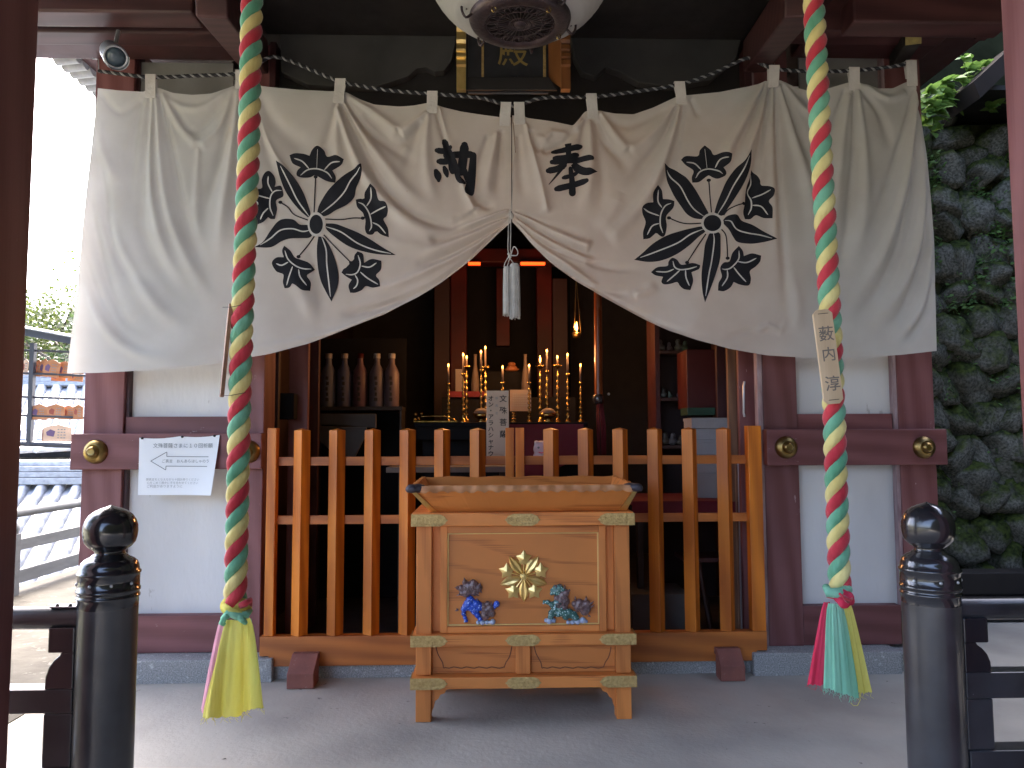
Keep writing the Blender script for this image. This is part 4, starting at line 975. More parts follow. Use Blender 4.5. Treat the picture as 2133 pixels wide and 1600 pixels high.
def lion(label, body, mb_, mane, tail, paws, spikes, curls, face, mface):
    v, f = blob([B3(*b) for b in body], .0032, 3)
    root = mk('lion_relief', v, f, mb_, box, 'all'); root['label'] = label
    for nm, L, m in (('mane', mane, m_mane), ('tail', tail, m_mane), ('paw', paws, m_paw), ('muzzle', face, mface)):
        if L:
            v, f = blob([B3(*b) for b in L], .0028, 2); mk(nm, v, f, m, root, 'all')
    for x0, y0, x1, y1, r in spikes:
        k = MB(); a, b = B3(x0,y0,r,.018), B3(x1,y1,1,.018); k.tube([a[0], ((a[0][0]+b[0][0])/2+.002, a[0][1]-.004, (a[0][2]+b[0][2])/2), b[0]], [a[1][0], a[1][0]*.6, .0004], 7); k.build('mane_spike', m_mane, root, 'all')
    for cx_, cy_, r, turns, st in curls:
        pts = [B3(cx_+r*(1-i/16)*math.cos(st+i*turns*.4), cy_+r*(1-i/16)*math.sin(st+i*turns*.4), 1, .037+.0006*i)[0] for i in range(15)]
        k = MB(); k.tube(pts, .0024, 6); k.build('curl', m_mane, root, 'all')
lion('blue glazed lion with brown mane', [(430,770,62),(470,800,62),(400,800,50),(370,830,36),(368,880,30),(385,930,26),(402,965,22),(500,850,50),(530,900,36),(560,945,28),(560,800,50),(520,770,52),(445,720,48),(755,770,38),(730,800,28),(700,840,30)], m_blue,
     [(430,590,82),(480,560,70),(400,640,55),(340,585,38),(300,580,22),(500,620,55),(540,580,50),(350,640,36),(385,520,34),(480,520,38)],
     [(640,850,66),(680,820,52),(620,900,56),(600,800,45),(650,770,36),(700,880,42)], [(540,985,26),(590,988,30),(640,985,26),(710,978,34),(680,985,24),(385,975,16)],
     [(380,520,375,455,22),(480,520,488,475,18),(545,560,570,515,18),(310,580,262,575,14),(560,610,585,640,14),(330,650,285,670,14),(300,830,268,850,18),(650,790,640,730,14),(690,800,690,730,14)],
     [(430,600,45,1,0),(500,560,38,1,1),(370,570,30,-1,2),(640,870,40,1,0),(670,820,34,-1,2),(600,860,30,1,4),(540,640,24,1,1),(530,710,20,1,3)], [(300,590,18),(320,600,20),(340,615,20)], m_mane)
lion('green glazed lion with raised paw', [(1500,830,62),(1540,870,60),(1600,880,56),(1650,900,50),(1440,820,52),(1400,780,38),(1350,750,30),(1310,745,22),(1400,880,48),(1380,930,34),(1470,880,46),(1680,930,40),(1560,920,40),(1470,760,60)], m_green,
     [(1500,720,70),(1530,670,62),(1550,740,58),(1480,790,50),(1540,800,48),(1560,640,45),(1460,700,40)],
     [(1760,800,72),(1720,760,52),(1800,770,52),(1780,850,56),(1700,800,50),(1820,820,40),(1660,770,36)], [(1370,968,38),(1420,965,28),(1330,962,24),(1590,985,26),(1640,985,28),(1700,975,36),(1760,960,38),(1800,975,20),(1302,762,14)],
     [(1500,570,1488,525,18),(1540,585,1545,540,16),(1450,580,1430,540,16),(1590,620,1605,590,18),(1670,720,1665,672,16),(1790,730,1795,665,20),(1840,770,1885,730,16),(1850,800,1895,770,12),(1820,900,1850,920,16)],
     [(1500,740,44,1,0),(1540,690,36,-1,1),(1520,800,34,1,3),(1760,800,50,1,0),(1710,770,34,-1,2),(1800,840,34,1,4),(1690,820,28,1,1),(1460,770,28,1,2)], [(1460,620,52),(1420,630,34),(1395,650,22),(1490,580,44),(1440,585,36),(1400,610,22),(1530,600,34)], m_green)
# ---------------------------------------------------------------- bell ropes
def bellrope(px0, px1, py1, Y, label, ph):
    top = P(px0, -60, Y); bot = P(px1, py1, Y)
    pts = [top, top.lerp(bot,.3)+Vector((.004,0,0)), top.lerp(bot,.62)+Vector((-.004 if px0 < 1000 else .010,0,0)), bot]
    return twist('bell_rope', label, 'rope', pts, .0415, .182, [m_red, m_yel, m_grn], None, 12, .010, ph)
YR = 3.0
rl = bellrope(526, 490, 1262, YR, 'thick red, yellow and green bell rope on the left ending in a yellow tassel', 2.2)
rr_ = bellrope(1692, 1749, 1222, YR, 'thick tricoloured bell rope on the right with red, mint and yellow tassels', 1.1)
def skirt(root, top, w0, bot, w1, m, name, a0=0, a1=360, pleats=9, amp=.12, dep=.75, fray=0, shift=0, seed=0, slant=0):
    """hanging cloth: part of a pleated cone"""
    rnd = random.Random(seed); nu = max(12, int(abs(a1-a0)/4)); nv = 14; v = []
    ph = [rnd.uniform(0, 6.28) for _ in range(4)]
    for j in range(nv+1):
        t = j/nv; c = Vector(top).lerp(Vector(bot), t); e = t**.6
        wd = w0+(w1-w0)*e
        for i in range(nu+1):
            u = i/nu; a = R(a0+(a1-a0)*u); r = wd*(1+amp*(.25+t)*math.sin(pleats*a+ph[0]+t*.7)+amp*.5*math.sin(pleats*2.3*a+ph[1]))
            z = c.z + (rnd.uniform(-.004,.004)-slant*math.cos(a) if j == nv else 0)
            v.append((c.x+r*math.cos(a), c.y+r*dep*math.sin(a), z))
    f = [(j*(nu+1)+i, (j+1)*(nu+1)+i, (j+1)*(nu+1)+i+1, j*(nu+1)+i+1) for j in range(nv) for i in range(nu)]
    o = mk(name, v, f, m, root, 'all'); 
    if fray:
        k = MB()
        for _ in range(fray):
            q = Vector(v[nv*(nu+1)+rnd.randint(0, nu)]); l = rnd.uniform(.006,.028)
            k.tube([q, q+Vector((rnd.uniform(-.008,.008), rnd.uniform(-.006,.006), -l*.5)), q+Vector((rnd.uniform(-.014,.014), rnd.uniform(-.01,.01), -l))], .0007, 4)
        k.build('fringe', m, o)['kind'] = 'stuff'
    return o
def pt(x, y, dy=0): return P(x, y, YR+dy)
u1 = P(1100,1300,YR).x-P(1000,1300,YR).x; u1 /= 100     # m per px
# left end : knot + yellow skirt over pink and mint
vk, fk = blob([(tuple(pt(478,1262)), .036), (tuple(pt(498,1258)), .034), (tuple(pt(512,1262)), .026)], .008, 4)
mk('knot', vk, fk, m_yels, rl, 'all')
MB().tube([pt(466,1262,-.03), pt(480,1272,-.055), pt(505,1279,-.05), pt(518,1274,-.02), pt(512,1262,.03)], .0125, 8).build('tie_band', m_yels, rl, 'all')
MB().tube([pt(464,1288,-.03), pt(476,1276,-.056), pt(494,1284,-.058), pt(514,1280,-.05), pt(521,1272,-.01)], [.01,.014,.016,.014,.01], 8).build('tie_band', m_grns, rl, 'all')
MB().tube([pt(476,1281,-.06), pt(467,1288,-.065), pt(462,1298,-.06), pt(468,1302,-.055)], [.012,.01,.012,.007], 8).build('tie_end', m_grns, rl, 'all')
MB().tube([pt(496,1284,-.06), pt(506,1292,-.065), pt(512,1298,-.05)], [.012,.012,.008], 8).build('tie_end', m_grns, rl, 'all')
MB().tube([pt(500,1262,-.035), pt(512,1257,-.04), pt(520,1250,-.02), pt(521,1262,.0)], [.012,.014,.011,.009], 8).build('tie_end', m_red, rl, 'all')
skirt(rl, pt(494,1288,-.01), 24*u1, pt(483,1482,-.02), 50*u1, m_yels, 'tassel_cloth', 180, 385, 5, .17, .6, 40, seed=1, slant=-.012)
skirt(rl, pt(480,1290,-.01), 20*u1, pt(457,1478,-.01), 37*u1, m_pinks, 'tassel_cloth', 150, 250, 5, .06, .6, 0, seed=2)
skirt(rl, pt(502,1290,.03), 20*u1, pt(507,1462,.04), 33*u1, m_grns, 'tassel_cloth', -70, 60, 5, .08, .6, 10, seed=3)
# right end
MB().tube([pt(1720,1222,-.02), pt(1726,1234,-.05), pt(1748,1236,-.055), pt(1766,1228,-.03), pt(1764,1216,.03)], [.014,.02,.021,.018,.012], 9).build('tie_band', m_grns, rr_, 'all')
vk, fk = blob([(tuple(pt(1752,1238,-.05)), .026), (tuple(pt(1766,1244,-.05)), .024), (tuple(pt(1758,1256,-.055)), .023), (tuple(pt(1771,1252,-.045)), .018), (tuple(pt(1744,1246,-.04)), .016)], .007, 2)
mk('knot', vk, fk, m_reds, rr_, 'all')
for i in range(4): MB().tube([pt(1748+i*5,1236+i*3,-.072), pt(1758+i*4,1245+i*2,-.083), pt(1766+i*3,1256-i*3,-.07)], .005, 6).build('knot_fold', m_red, rr_, 'all')
MB().tube([pt(1722,1244,-.02), pt(1735,1247,-.05), pt(1748,1243,-.05)], .0022, 5).build('tie_string', m_red, rr_, 'all')
skirt(rr_, pt(1722,1254,.0), 6*u1, pt(1701,1424,.0), 20*u1, m_reds, 'tassel_cloth', 170, 370, 5, .12, .6, 8, seed=4)
skirt(rr_, pt(1738,1256,-.035), 13*u1, pt(1748,1440,-.05), 33*u1, m_grns, 'tassel_cloth', 175, 370, 8, .13, .5, 34, seed=5, slant=.02)
skirt(rr_, pt(1764,1256,-.01), 7*u1, pt(1794,1440,-.01), 19*u1, m_yels, 'tassel_cloth', 170, 375, 6, .14, .6, 12, seed=6)
MB().tube([pt(1790,1446,-.03), pt(1792,1458,-.03), pt(1786,1470,-.03), pt(1778,1470,-.03), pt(1772,1464,-.03)], .0012, 4).build('loose_thread', m_yels, rr_)
# wooden name tags tied to the ropes
def chamfer(w_, h_, c): return [(-w_+c,-h_),(w_-c,-h_),(w_,-h_+c),(w_,h_-c),(w_-c,h_),(-w_+c,h_),(-w_,h_-c),(-w_,-h_+c)]
c0 = P(1724,743,YR-.07); tg = thing('name_tag', 'pale wooden tag with three brushed characters tied to the right bell rope', 'name tag', c0)
hh = (P(1724,645,YR-.07).z-P(1724,842,YR-.07).z)/2; wwd = (P(1743,743,YR-.07).x-P(1703,743,YR-.07).x)/2
MT = Matrix.Translation(c0) @ Matrix.Rotation(R(-5.5), 4, 'Y').inverted().inverted()
tm = MB().prism(chamfer(wwd, hh, .016), -.006, .006).xf(MT).build('board', m_tag, tg, bevel=.001)
ux = (MT.to_3x3() @ Vector((1,0,0))); uz = (MT.to_3x3() @ Vector((0,0,1))); oy = Vector((0,-.0068,0))
for ch, yy, sz in (('薮',.085,.062),('内',.005,.058),('淳',-.11,.062)):
    lettering(ch, sz, c0+uz*yy+ux*.003+oy, ux, uz, m_inkg, tm, thick=.0006)
for s in (1,-1):
    MB().tube([c0+uz*(hh-.016)*s-ux*.02+oy, c0+uz*(hh-.016)*s+ux*.02+oy], .0012, 5).build('binding_wire', m_dark, tg)
    MB().tube([c0+uz*(hh-.016)*s+ux*.02+oy, c0+uz*(hh-.02)*s+ux*.05+Vector((0,.05,0)), c0+uz*(hh-.02)*s+ux*.02+Vector((0,.115,0)), c0+uz*(hh-.02)*s-ux*.022+Vector((0,.03,0))], .0012, 5).build('binding_wire', m_dark, tg)
c1 = P(471,730,YR+.0); tg2 = thing('name_tag', 'brown weathered wooden tag seen edge-on, tied to the left bell rope', 'name tag', c1)
MT = Matrix.Translation(c1) @ Matrix.Rotation(R(4.2), 4, 'Y') @ Matrix.Rotation(R(-66), 4, 'Z')
MB().prism(chamfer(.026, hh*.985, .008), -.007, .007).xf(MT).build('board', m_tagd, tg2, bevel=.001)
for py in (640, 824): MB().tube([P(464,py,YR-.03), P(480,py,YR-.05), P(512,py-6,YR-.03)], .0011, 5).build('binding_wire', m_dark, tg2)
# ---------------------------------------------------------------- newel posts and rails
def newel(px, label, pytop, dx):
    Y = 2.2; x = P(px, 1300, Y).x; g = .0765
    k = 1.2*math.cos(0)  # heights measured on the post
    z = lambda py: P(px, py, Y).z
    t = thing('newel_post', label, 'post', (x, Y, 0))
    o = pytop-1052
    MB().lathe([(g,.0),(g,z(1262+o)),], x, Y, 44).build('shaft', m_lacd, t, True)
    zb = z(1160+o)
    prof = [(g+.0005,z(1262+o)),(g+.001,z(1245+o)),(g+.004,z(1243+o)),(g+.004,z(1239+o)),(g+.0015,z(1238+o)),(g+.0015,z(1231+o)),(g+.0045,z(1230+o)),(g+.0045,z(1225+o)),(g+.002,z(1224+o)),(g+.002,z(1196+o)),(g+.005,z(1194+o)),(g+.005,z(1190+o)),(g+.001,z(1188+o)),(g*.985,z(1178+o)),(g*.93,z(1170+o)),(g*.8,z(1163+o)),(g*.62,z(1158+o)),(g*.60,z(1156+o)),(g*.58,z(1155+o)),(g*.52,z(1153+o)),(g*.5,z(1150+o)),(g*.52,z(1145+o))]
    MB().lathe(prof, x, Y, 44).build('collar', m_lacq, t, 'all')
    h0, h1 = z(1148+o), z(1052+o); H = h1-h0
    ball = [(.50,.0),(.55,.03),(.72,.10),(.85,.2),(.90,.32),(.92,.44),(.905,.56),(.84,.68),(.72,.79),(.54,.875),(.34,.93),(.17,.962),(.06,.985),(.0005,1.0)]
    MB().lathe([(g*a, h0+H*b) for a, b in ball], x, Y, 44).build('finial', m_lacq, t, 'all')
    for an in (-150, -100, -60, -20):
        a = R(an); MB().ball((x+(g+.002)*math.cos(a), Y+(g+.002)*math.sin(a), z(1212+o)), .0045, 8).build('rivet', m_metal, t, True)
    return x, Y, z, o
xl, yl, zl, _ = newel(224, 'glossy black newel post with onion finial at the left of the steps', 1052, 0)
xr, yr_, zr_, _ = newel(1941, 'glossy black newel post with onion finial at the right of the steps', 1045, 0)
def railing(x, sgn, label, zf, pr):
    Y = 2.2; t = thing('handrail', label, 'railing', (x+sgn*.8, Y, 0)); x0 = x+sgn*.0755
    X = lambda d: x0+sgn*d
    bbx = lambda a, b, y0, y1, z0, z1, m, nm, bv=.004: MB().box(min(X(a),X(b)), max(X(a),X(b)), y0, y1, min(z0,z1), max(z0,z1)).build(nm, m, t, bevel=bv)
    top = zf(pr[0]); h = .062
    MB().tube([(X(-.005),Y,top-h/2), (X(1.9),Y,top-h/2)], h/2, 16).build('top_rail', m_lacd, t, True)
    bbx(-.005, .0-(-.066), Y-.035, Y+.035, top-h-.056, top-h+.012, m_lacq, 'block')
    z1 = top-h-.056; z2 = zf(pr[1])
    dz = z2-z1; pro = [(-.002,-.0005),(.034,-.0005),(.036,.08*dz),(.05,.2*dz),(.064,.4*dz),(.072,.65*dz),(.074,dz),(-.002,dz)]
    MB().prism([(X(a), z1+b) for a, b in pro], Y-.03, Y+.03).build('strut', m_lacq, t, bevel=.003)
    bbx(-.002, 1.9, Y-.03, Y+.03, zf(pr[2]), z2, m_lacd, 'middle_rail')
    bbx(-.002, .075, Y-.028, Y+.028, zf(pr[3]), zf(pr[2])-.0005, m_lacd, 'strut')
    bbx(-.002, 1.9, Y-.034, Y+.034, zf(pr[3])-.10, zf(pr[3])-.0005, m_lacd, 'bottom_rail')
    bbx(1.75, 1.83, Y-.04, Y+.04, 0, zf(pr[3])-.1005, m_lacd, 'foot')
    bbx(.9, .97, Y-.028, Y+.028, z2+.0005, top-h, m_lacd, 'strut'); bbx(.9, .97, Y-.028, Y+.028, zf(pr[3]), zf(pr[2])-.0005, m_lacd, 'strut')
    if sgn < 0:
        bbx(.0, .075, Y-.02, Y+.02, top-.001, top+.004, m_metal, 'hinge_plate', .002)
        for d in (.02, .055): MB().ball((X(d),Y-.015,top+.005), .005, 8).build('bolt', m_dark, t, True)
railing(xl, -1, 'black railing running left from the left newel post', zl, (1262, 1428, 1478, 1590))
railing(xr, 1, 'black railing running right from the right newel post', zr_, (1246, 1396, 1450, 1556))
# ---------------------------------------------------------------- paper notice
yn = YW-.085
pn = thing('paper_notice', 'white paper notice with an outlined arrow pinned on the left tie beam', 'notice', P(373,970,yn))
crn = [(290,912),(458,906),(446,1031),(289,1031)]; nu, nv = 16, 12; v = []
for j in range(nv+1):
    for i in range(nu+1):
        u, t = i/nu, j/nv
        x = (crn[0][0]*(1-u)+crn[1][0]*u)*(1-t)+(crn[3][0]*(1-u)+crn[2][0]*u)*t; y = (crn[0][1]*(1-u)+crn[1][1]*u)*(1-t)+(crn[3][1]*(1-u)+crn[2][1]*u)*t
        bulge = .004*math.sin(u*6.5)*(1-t)+.045*(u**3)*t+.012*t*t
        if j == 0: y += 3*abs(math.sin(u*6.28))
        q = P(x, y, yn); v.append((q.x, q.y-bulge, q.z))
mk('sheet', v, [(j*(nu+1)+i, (j+1)*(nu+1)+i, (j+1)*(nu+1)+i+1, j*(nu+1)+i+1) for j in range(nv) for i in range(nu)], m_paper, pn, 'all')
def onpaper(x, y, lift=.003):
    u, t = (x-290)/165, (y-910)/120
    q = P(x, y, yn); return Vector((q.x, q.y-(.004*math.sin(u*6.5)*(1-t)+.045*(max(0,u)**3)*t+.012*t*t)-lift, q.z))
def papertext(s, x, y, wpx, hpx, m):
    v, f = textmesh(s, 1.0)
    if not v: return
    ax = [a[0] for a in v]; k = wpx/(max(ax)-min(ax)); hk = k
    vv = [onpaper(x+a*k, y-b*hk) for a, b, _ in v]
    mk('lettering', vv, f, m, pn)
m_prt = mat('grey_print', (.22,.25,.27), None, 8, .8); m_prt2 = mat('pale_grey_print', (.42,.44,.46), None, 8, .8)
papertext('文殊菩薩さまに１０回祈願', 382, 929, 124, 10, m_prt)
papertext('ご真言　おんあらはしゃのう', 388, 961, 98, 8, m_prt)
papertext('御真言をとなえながら十回お参りください', 362, 999, 112, 5, m_prt2); papertext('心をこめて静かに手を合わせてください', 362, 1006, 108, 5, m_prt2); papertext('ご利益がありますように', 345, 1013, 74, 5, m_prt2)
def pline(pts, w_):
    L, Rr = ribbon(pts, w_, 6); n = len(L); v = [onpaper(*q) for q in L]+[onpaper(*q) for q in Rr]
    return v, [(i, i+1, n+i+1, n+i) for i in range(n-1)]
mb = MB()
AR = [((436,951.5),(348.5,951)),((348.5,951),(348.5,941.5)),((348.5,941.5),(315,960.5)),((315,960.5),(346.5,979)),((346.5,979),(347,971)),((347,971),(434,971.5))]
for a, b in AR: mb.add(*pline([a, b], 1.3))
mb.build('arrow', m_prt, pn)
for x, y in ((297,913),(380,910),(447,908)): MB().ball(onpaper(x, y, .004), .008, 10, .9).build('pin', m_dark, pn, True)
# ---------------------------------------------------------------- inside the hall
YA = 6.0
SA = (P(1200,850,YA).x-P(1100,850,YA).x)/100      # metres per pixel at the altar
ztab = PZ(880,5.85,1040)
alt = thing('altar_table', 'long black lacquered altar table behind the picket fence', 'altar table', (PX(1040,YA), 6.1, .09))
MB().box(PX(862,5.8), PX(1225,5.8), 5.8, 6.5, ztab-.035, ztab).build('tabletop', m_blk, alt, bevel=.004)
MB().box(PX(880,5.9), PX(1205,5.9), 5.9, 6.4, .10, ztab-.036).build('front_panel', m_blk, alt)
MB().box(PX(868,5.79), PX(1220,5.79), 5.79, 5.82, ztab-.13, ztab-.036).build('apron', m_blk, alt, bevel=.003)
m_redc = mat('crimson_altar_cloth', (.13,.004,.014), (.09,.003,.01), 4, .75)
ac = thing('altar_cloth', 'crimson cloth hanging in a point below the altar table', 'cloth', P(1150,925,5.74))
MB().prism([(PX(1060,5.75),PZ(884,5.75)),(PX(1215,5.75),PZ(884,5.75)),(PX(1212,5.75),PZ(952,5.75)),(PX(1085,5.75),PZ(1010,5.75)),(PX(1060,5.75),PZ(960,5.75))], 5.73, 5.737).build('cloth', m_redc, ac)
st2 = thing('altar_step', 'raised black step at the back of the altar with red cloth', 'altar step', (PX(1060,6.7), 6.8, .09))
z2 = PZ(822,6.55)
MB().box(PX(920,6.6), PX(1200,6.6), 6.6, 7.1, .10, z2-.02).build('step', m_blk, st2)
MB().box(PX(935,6.58), PX(1010,6.58), 6.57, 7.0, z2-.019, z2+.03).build('red_cloth', m_redc, st2)
z3 = PZ(775,6.9)
MB().box(PX(1015,6.8), PX(1108,6.8), 6.85, 7.3, z2, z3).build('upper_step', m_blk, st2)
# inner shrine
sh = thing('inner_shrine', 'dark inner shrine with red pillars behind the altar', 'shrine', (PX(1050,7.6), 7.7, .09))
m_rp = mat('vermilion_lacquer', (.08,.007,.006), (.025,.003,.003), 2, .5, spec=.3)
MB().box(PX(900,7.9), PX(1190,7.9), 7.9, 8.3, .1, 3.4).build('back_board', m_blk, sh)
for a, b in ((938,972),(1118,1150)): MB().box(PX(a,7.6,650), PX(b,7.6,650), 7.6, 7.78, .1, 3.2).build('pillar', m_rp, sh, bevel=.01)
MB().box(PX(905,7.5), PX(1185,7.5), 7.55, 7.75, PZ(545,7.6)-.02, PZ(520,7.6)).build('lintel', m_rp, sh, bevel=.01)
MB().box(PX(1035,7.7), PX(1062,7.7), 7.7, 7.85, PZ(720,7.7), PZ(560,7.7)).build('inner_panel', m_rp, sh)
for a, b in ((905,936),(1152,1182)):
    MB().box(PX(a,7.58,700), PX(b,7.58,700), 7.58, 7.64, .1, 3.0).build('side_panel', m_inw, sh)
for px, lab in ((988,'left glowing orange strip lamp high in the inner shrine'),(1110,'right glowing orange strip lamp high in the inner shrine')):
    wq = 13 if px < 1000 else 26; c = P(px, 549, 7.45); t = thing('strip_lamp', lab, 'lamp', c, 'strip lamps in the inner shrine')
    MB().box(c.x-wq*.0046, c.x+wq*.0046, 7.44, 7.48, c.z-.010, c.z+.012).build('tube', mat('orange_tube', (1,.3,.1), None, 5, .5, emit=(1,.055,.006), estr=.3), t)
    MB().box(c.x-wq*.005, c.x+wq*.005, 7.481, 7.52, c.z-.02, c.z+.03).build('housing', m_dark, t)
# candlesticks and candles
def stick_prof(z0, z1, r, k):
    H = z1-z0; n = 7; pr = [(r*2.0,0),(r*2.0,.02),(r*1.2,.06),(r*.8,.09)]
    for i in range(n):
        a = .1+.78*i/n; s = .78/n; w_ = 1.35-.4*i/n
        pr += [(r*.42,a),(r*w_,a+s*.35),(r*w_*.9,a+s*.5),(r*.45,a+s*.8)]
    pr += [(r*.35,.9),(r*.4,.94)]
    pr += [(r*1.3,.965),(r*1.4,1.0),(r*.3,1.0)] if not k else [(r*2.7,.97),(r*2.9,1.0),(r*2.7,.985),(r*.3,.985)]
    return [(a, z0+b*H) for a, b in pr]
CN = [(934,759,798,861,0,'leftmost, low candle of the altar'),(965,737,778,861,0,'second candle from the left on a thin stick'),(972,742,762,866,1,'short candle on the broad pan near the left end'),
      (1002,731,770,864,0,'fourth candle from the left'),(1011,722.5,763,866,1,'tallest candle of the left group'),(1047,763,796,872,0,'candle just behind the written board'),(1102,760,796,868,0,'low candle in front of the paper calendar'),
      (1125,741,761,868,1,'long bare flame on a broad pan right of the calendar'),(1139,729,772,866,0,'tallest candle of the right group'),(1161,742,760,868,1,'short candle on a broad pan in the right group'),
      (1182,737.5,778,862,0,'second candle from the right'),(1209,759,796,862,0,'rightmost, low candle of the altar')]
for i, (x, yfl, ybt, yb, pan, lab) in enumerate(CN):
    Y = YA+(.0 if not pan else .12)+(.03*(i % 3)); c = P(x, yfl, Y); zb_ = ztab+.002
    zt_ = P(x, ybt, Y).z
    t = thing('candlestick', 'turned brass candlestick carrying the '+lab, 'candlestick', (c.x, Y, zb_), 'brass candlesticks on the altar')
    MB().lathe(stick_prof(zb_, zt_, .0125 if not pan else .0135, pan), c.x, Y, 14).build('stem', m_brass, t, 'all')
    cd_ = thing('candle', 'lit candle: '+lab, 'candle', (c.x, Y, zt_+.001), 'lit candles on the altar')
    zf = P(x, yfl+5, Y).z
    if i == 7: zf = zt_+.02
    MB().lathe([(.0001,zt_+.001),(.0075,zt_+.001),(.007,zf),(.0001,zf+.002)], c.x, Y, 10).build('wax', m_wax, cd_, 'all')
    fh = .026 if i not in (7,) else .06
    MB().lathe([(.0002,zf),(.0055,zf+fh*.15),(.0065,zf+fh*.38),(.006,zf+fh*.62),(.0025,zf+fh*.85),(.0002,zf+fh)], c.x, Y, 10).build('flame', m_flame, cd_, 'all')
    L = bpy.data.lights.new('candle_light', 'POINT'); L.energy = .2; L.color = (1,.42,.14); L.shadow_soft_size = .012
    lo = bpy.data.objects.new('candle_light', L); C.objects.link(lo); lo.parent = cd_; lo.location = (0, -.01, zf+fh+.03-zt_)
c = P(1201, 684, 6.5); t = thing('hanging_oil_lamp', 'small oil lamp burning higher than the candles at the right of the altar', 'oil lamp', c)
MB().lathe([(.0002,c.z-.03),(.009,c.z-.012),(.011,c.z+.005),(.006,c.z+.03),(.0002,c.z+.058)], c.x, 6.5, 12).build('flame', m_flame, t, 'all')
MB().lathe([(.001,c.z-.085),(.03,c.z-.08),(.04,c.z-.045),(.036,c.z-.04),(.001,c.z-.04)], c.x, 6.5, 16).build('cup', m_boss, t, 'all')
for a in (0, 2.1, 4.2): MB().tube([(c.x+.036*math.cos(a), 6.5+.036*math.sin(a), c.z-.045), (c.x, 6.5, c.z+.45), (c.x, 6.5, 3.8)], .0015, 4).build('chain', m_boss, t)
L = bpy.data.lights.new('oil_light', 'POINT'); L.energy = .7; L.color = (1,.4,.13); L.shadow_soft_size = .015
lo = bpy.data.objects.new('oil_light', L); C.objects.link(lo); lo.parent = t; lo.location = (0,-.03,.02)
# rice bowls
for px, lab in ((1003,'brass footed bowl heaped with white rice left of the written board'),(1142,'brass footed bowl heaped with white rice right of the calendar')):
    Y = 5.9; x = PX(px,Y); w_ = 16*SA; z0 = ztab+.002; t = thing('rice_bowl', lab, 'bowl', (x,Y,z0), 'rice bowls on the altar'); h = .068
    MB().lathe([(w_*.7,z0),(w_*.75,z0+.008),(w_*.4,z0+.016),(w_*.5,z0+.026),(w_*1.05,z0+.042),(w_*1.1,z0+h),(w_*1.02,z0+h),(w_*.9,z0+.045)], x, Y, 28).build('bowl', m_brass, t, 'all')
    MB().lathe([(w_*1.0,z0+h-.006),(w_*.96,z0+h+.012),(w_*.7,z0+h+.03),(w_*.35,z0+h+.039),(.0005,z0+h+.041)], x, Y, 24).build('rice', m_wax, t, 'all')
x, Y = PX(1070,5.88), 5.88; t = thing('incense_stand', 'small ringed brass stand between the two rice bowls', 'stand', (x,Y,ztab))
MB().lathe([(.022,ztab+.002),(.022,ztab+.01),(.008,ztab+.016),(.02,ztab+.024),(.02,ztab+.032),(.007,ztab+.038),(.017,ztab+.046),(.017,ztab+.054),(.006,ztab+.06),(.02,ztab+.075),(.001,ztab+.08)], x, Y, 20).build('stem', m_brass, t, 'all')
# brass sutra hand rest at the left
t = thing('brass_rest', 'low brass rest with a curved arm at the left end of the altar table', 'brass stand', (PX(905,5.84),5.84,ztab))
q = lambda x, y, dy=0: P(x, y, 5.84+dy)
mb = MB(); mb.tube([Vector(p) for p in smoothline([q(876,868), q(900,867), q(922,867), q(938,870), q(949,878), q(951,886)], .01)], .004, 7)
mb.tube([Vector(p) for p in smoothline([q(866,886), q(874,880), q(890,881), q(904,879), q(908,885)], .01)], .0045, 7); mb.build('arm', m_brass, t, 'all')
mb = MB()
for x, y, r in ((866,863,.013),(872,871,.012),(878,862,.01),(864,874,.011),(873,884,.014),(882,885,.011),(903,883,.012),(913,884,.011),(938,883,.01),(946,874,.009)): mb.ball(q(x,y), r, 10)
mb.build('cast_ornament', m_brass, t, 'all')
MB().box(q(862,888).x, q(953,888).x, 5.80, 5.88, ztab+.001, ztab+.012).build('base', m_brass, t, bevel=.002)
# white offering vases, bun dish, papers
for px, lab in ((990,'white porcelain offering bottle left of centre on the altar step'),(1095,'white porcelain offering bottle right of centre on the altar step')):
    Y = 6.75; x = PX(px,Y); z0 = z2+.001 if px < 1000 else z2+.001; z1 = PZ(738,Y); H = z1-z0; t = thing('offering_bottle', lab, 'bottle', (x,Y,z0), 'white offering bottles')
    MB().lathe([(.026,z0),(.034,z0+H*.1),(.036,z0+H*.3),(.026,z0+H*.55),(.014,z0+H*.75),(.013,z0+H*.93),(.016,z1),(.001,z1)], x, Y, 20).build('body', m_wax, t, 'all')
Y = 6.86; x = PX(1066,Y,768); t = thing('bun_dish', 'orange rounded rice cakes on a low stand at the middle of the altar', 'offering', (x,Y,z3))
m_bun = mat('orange_bun', (.3,.11,.04), (.22,.08,.03), 9, .6)  # even orange for the dish and the cakes
MB().lathe([(.02,z3+.001),(.05,z3+.004),(.07,z3+.022),(.066,z3+.024),(.001,z3+.015)], x, Y, 20).build('dish', m_bun, t, 'all')
MB().ball((x,Y,z3+.03), .05, 16, .6).build('cake', m_bun, t, 'all'); MB().ball((x,Y,z3+.066), .036, 14, .6).build('cake', m_bun, t, 'all')
m_dimp = mat('dim_paper', (.17,.15,.15), None, 4, .7)
t = thing('paper_calendar', 'white paper sheet with small printed grid right of the written board', 'paper', P(1084,850,6.35))
a, b = P(1062,812,6.35), P(1107,856,6.3)
MB().box(a.x, b.x, 6.35, 6.354, b.z, a.z).build('sheet', m_dimp, t)
mb = MB()
for i in range(8):
    for j in range(6):
        x = a.x+(b.x-a.x)*(.14+.1*i); z = a.z-(a.z-b.z)*(.2+.11*j); mb.box(x, x+.008, 6.3465, 6.349, z-.004, z+.004)
mb.build('printed_grid', m_prt, t)
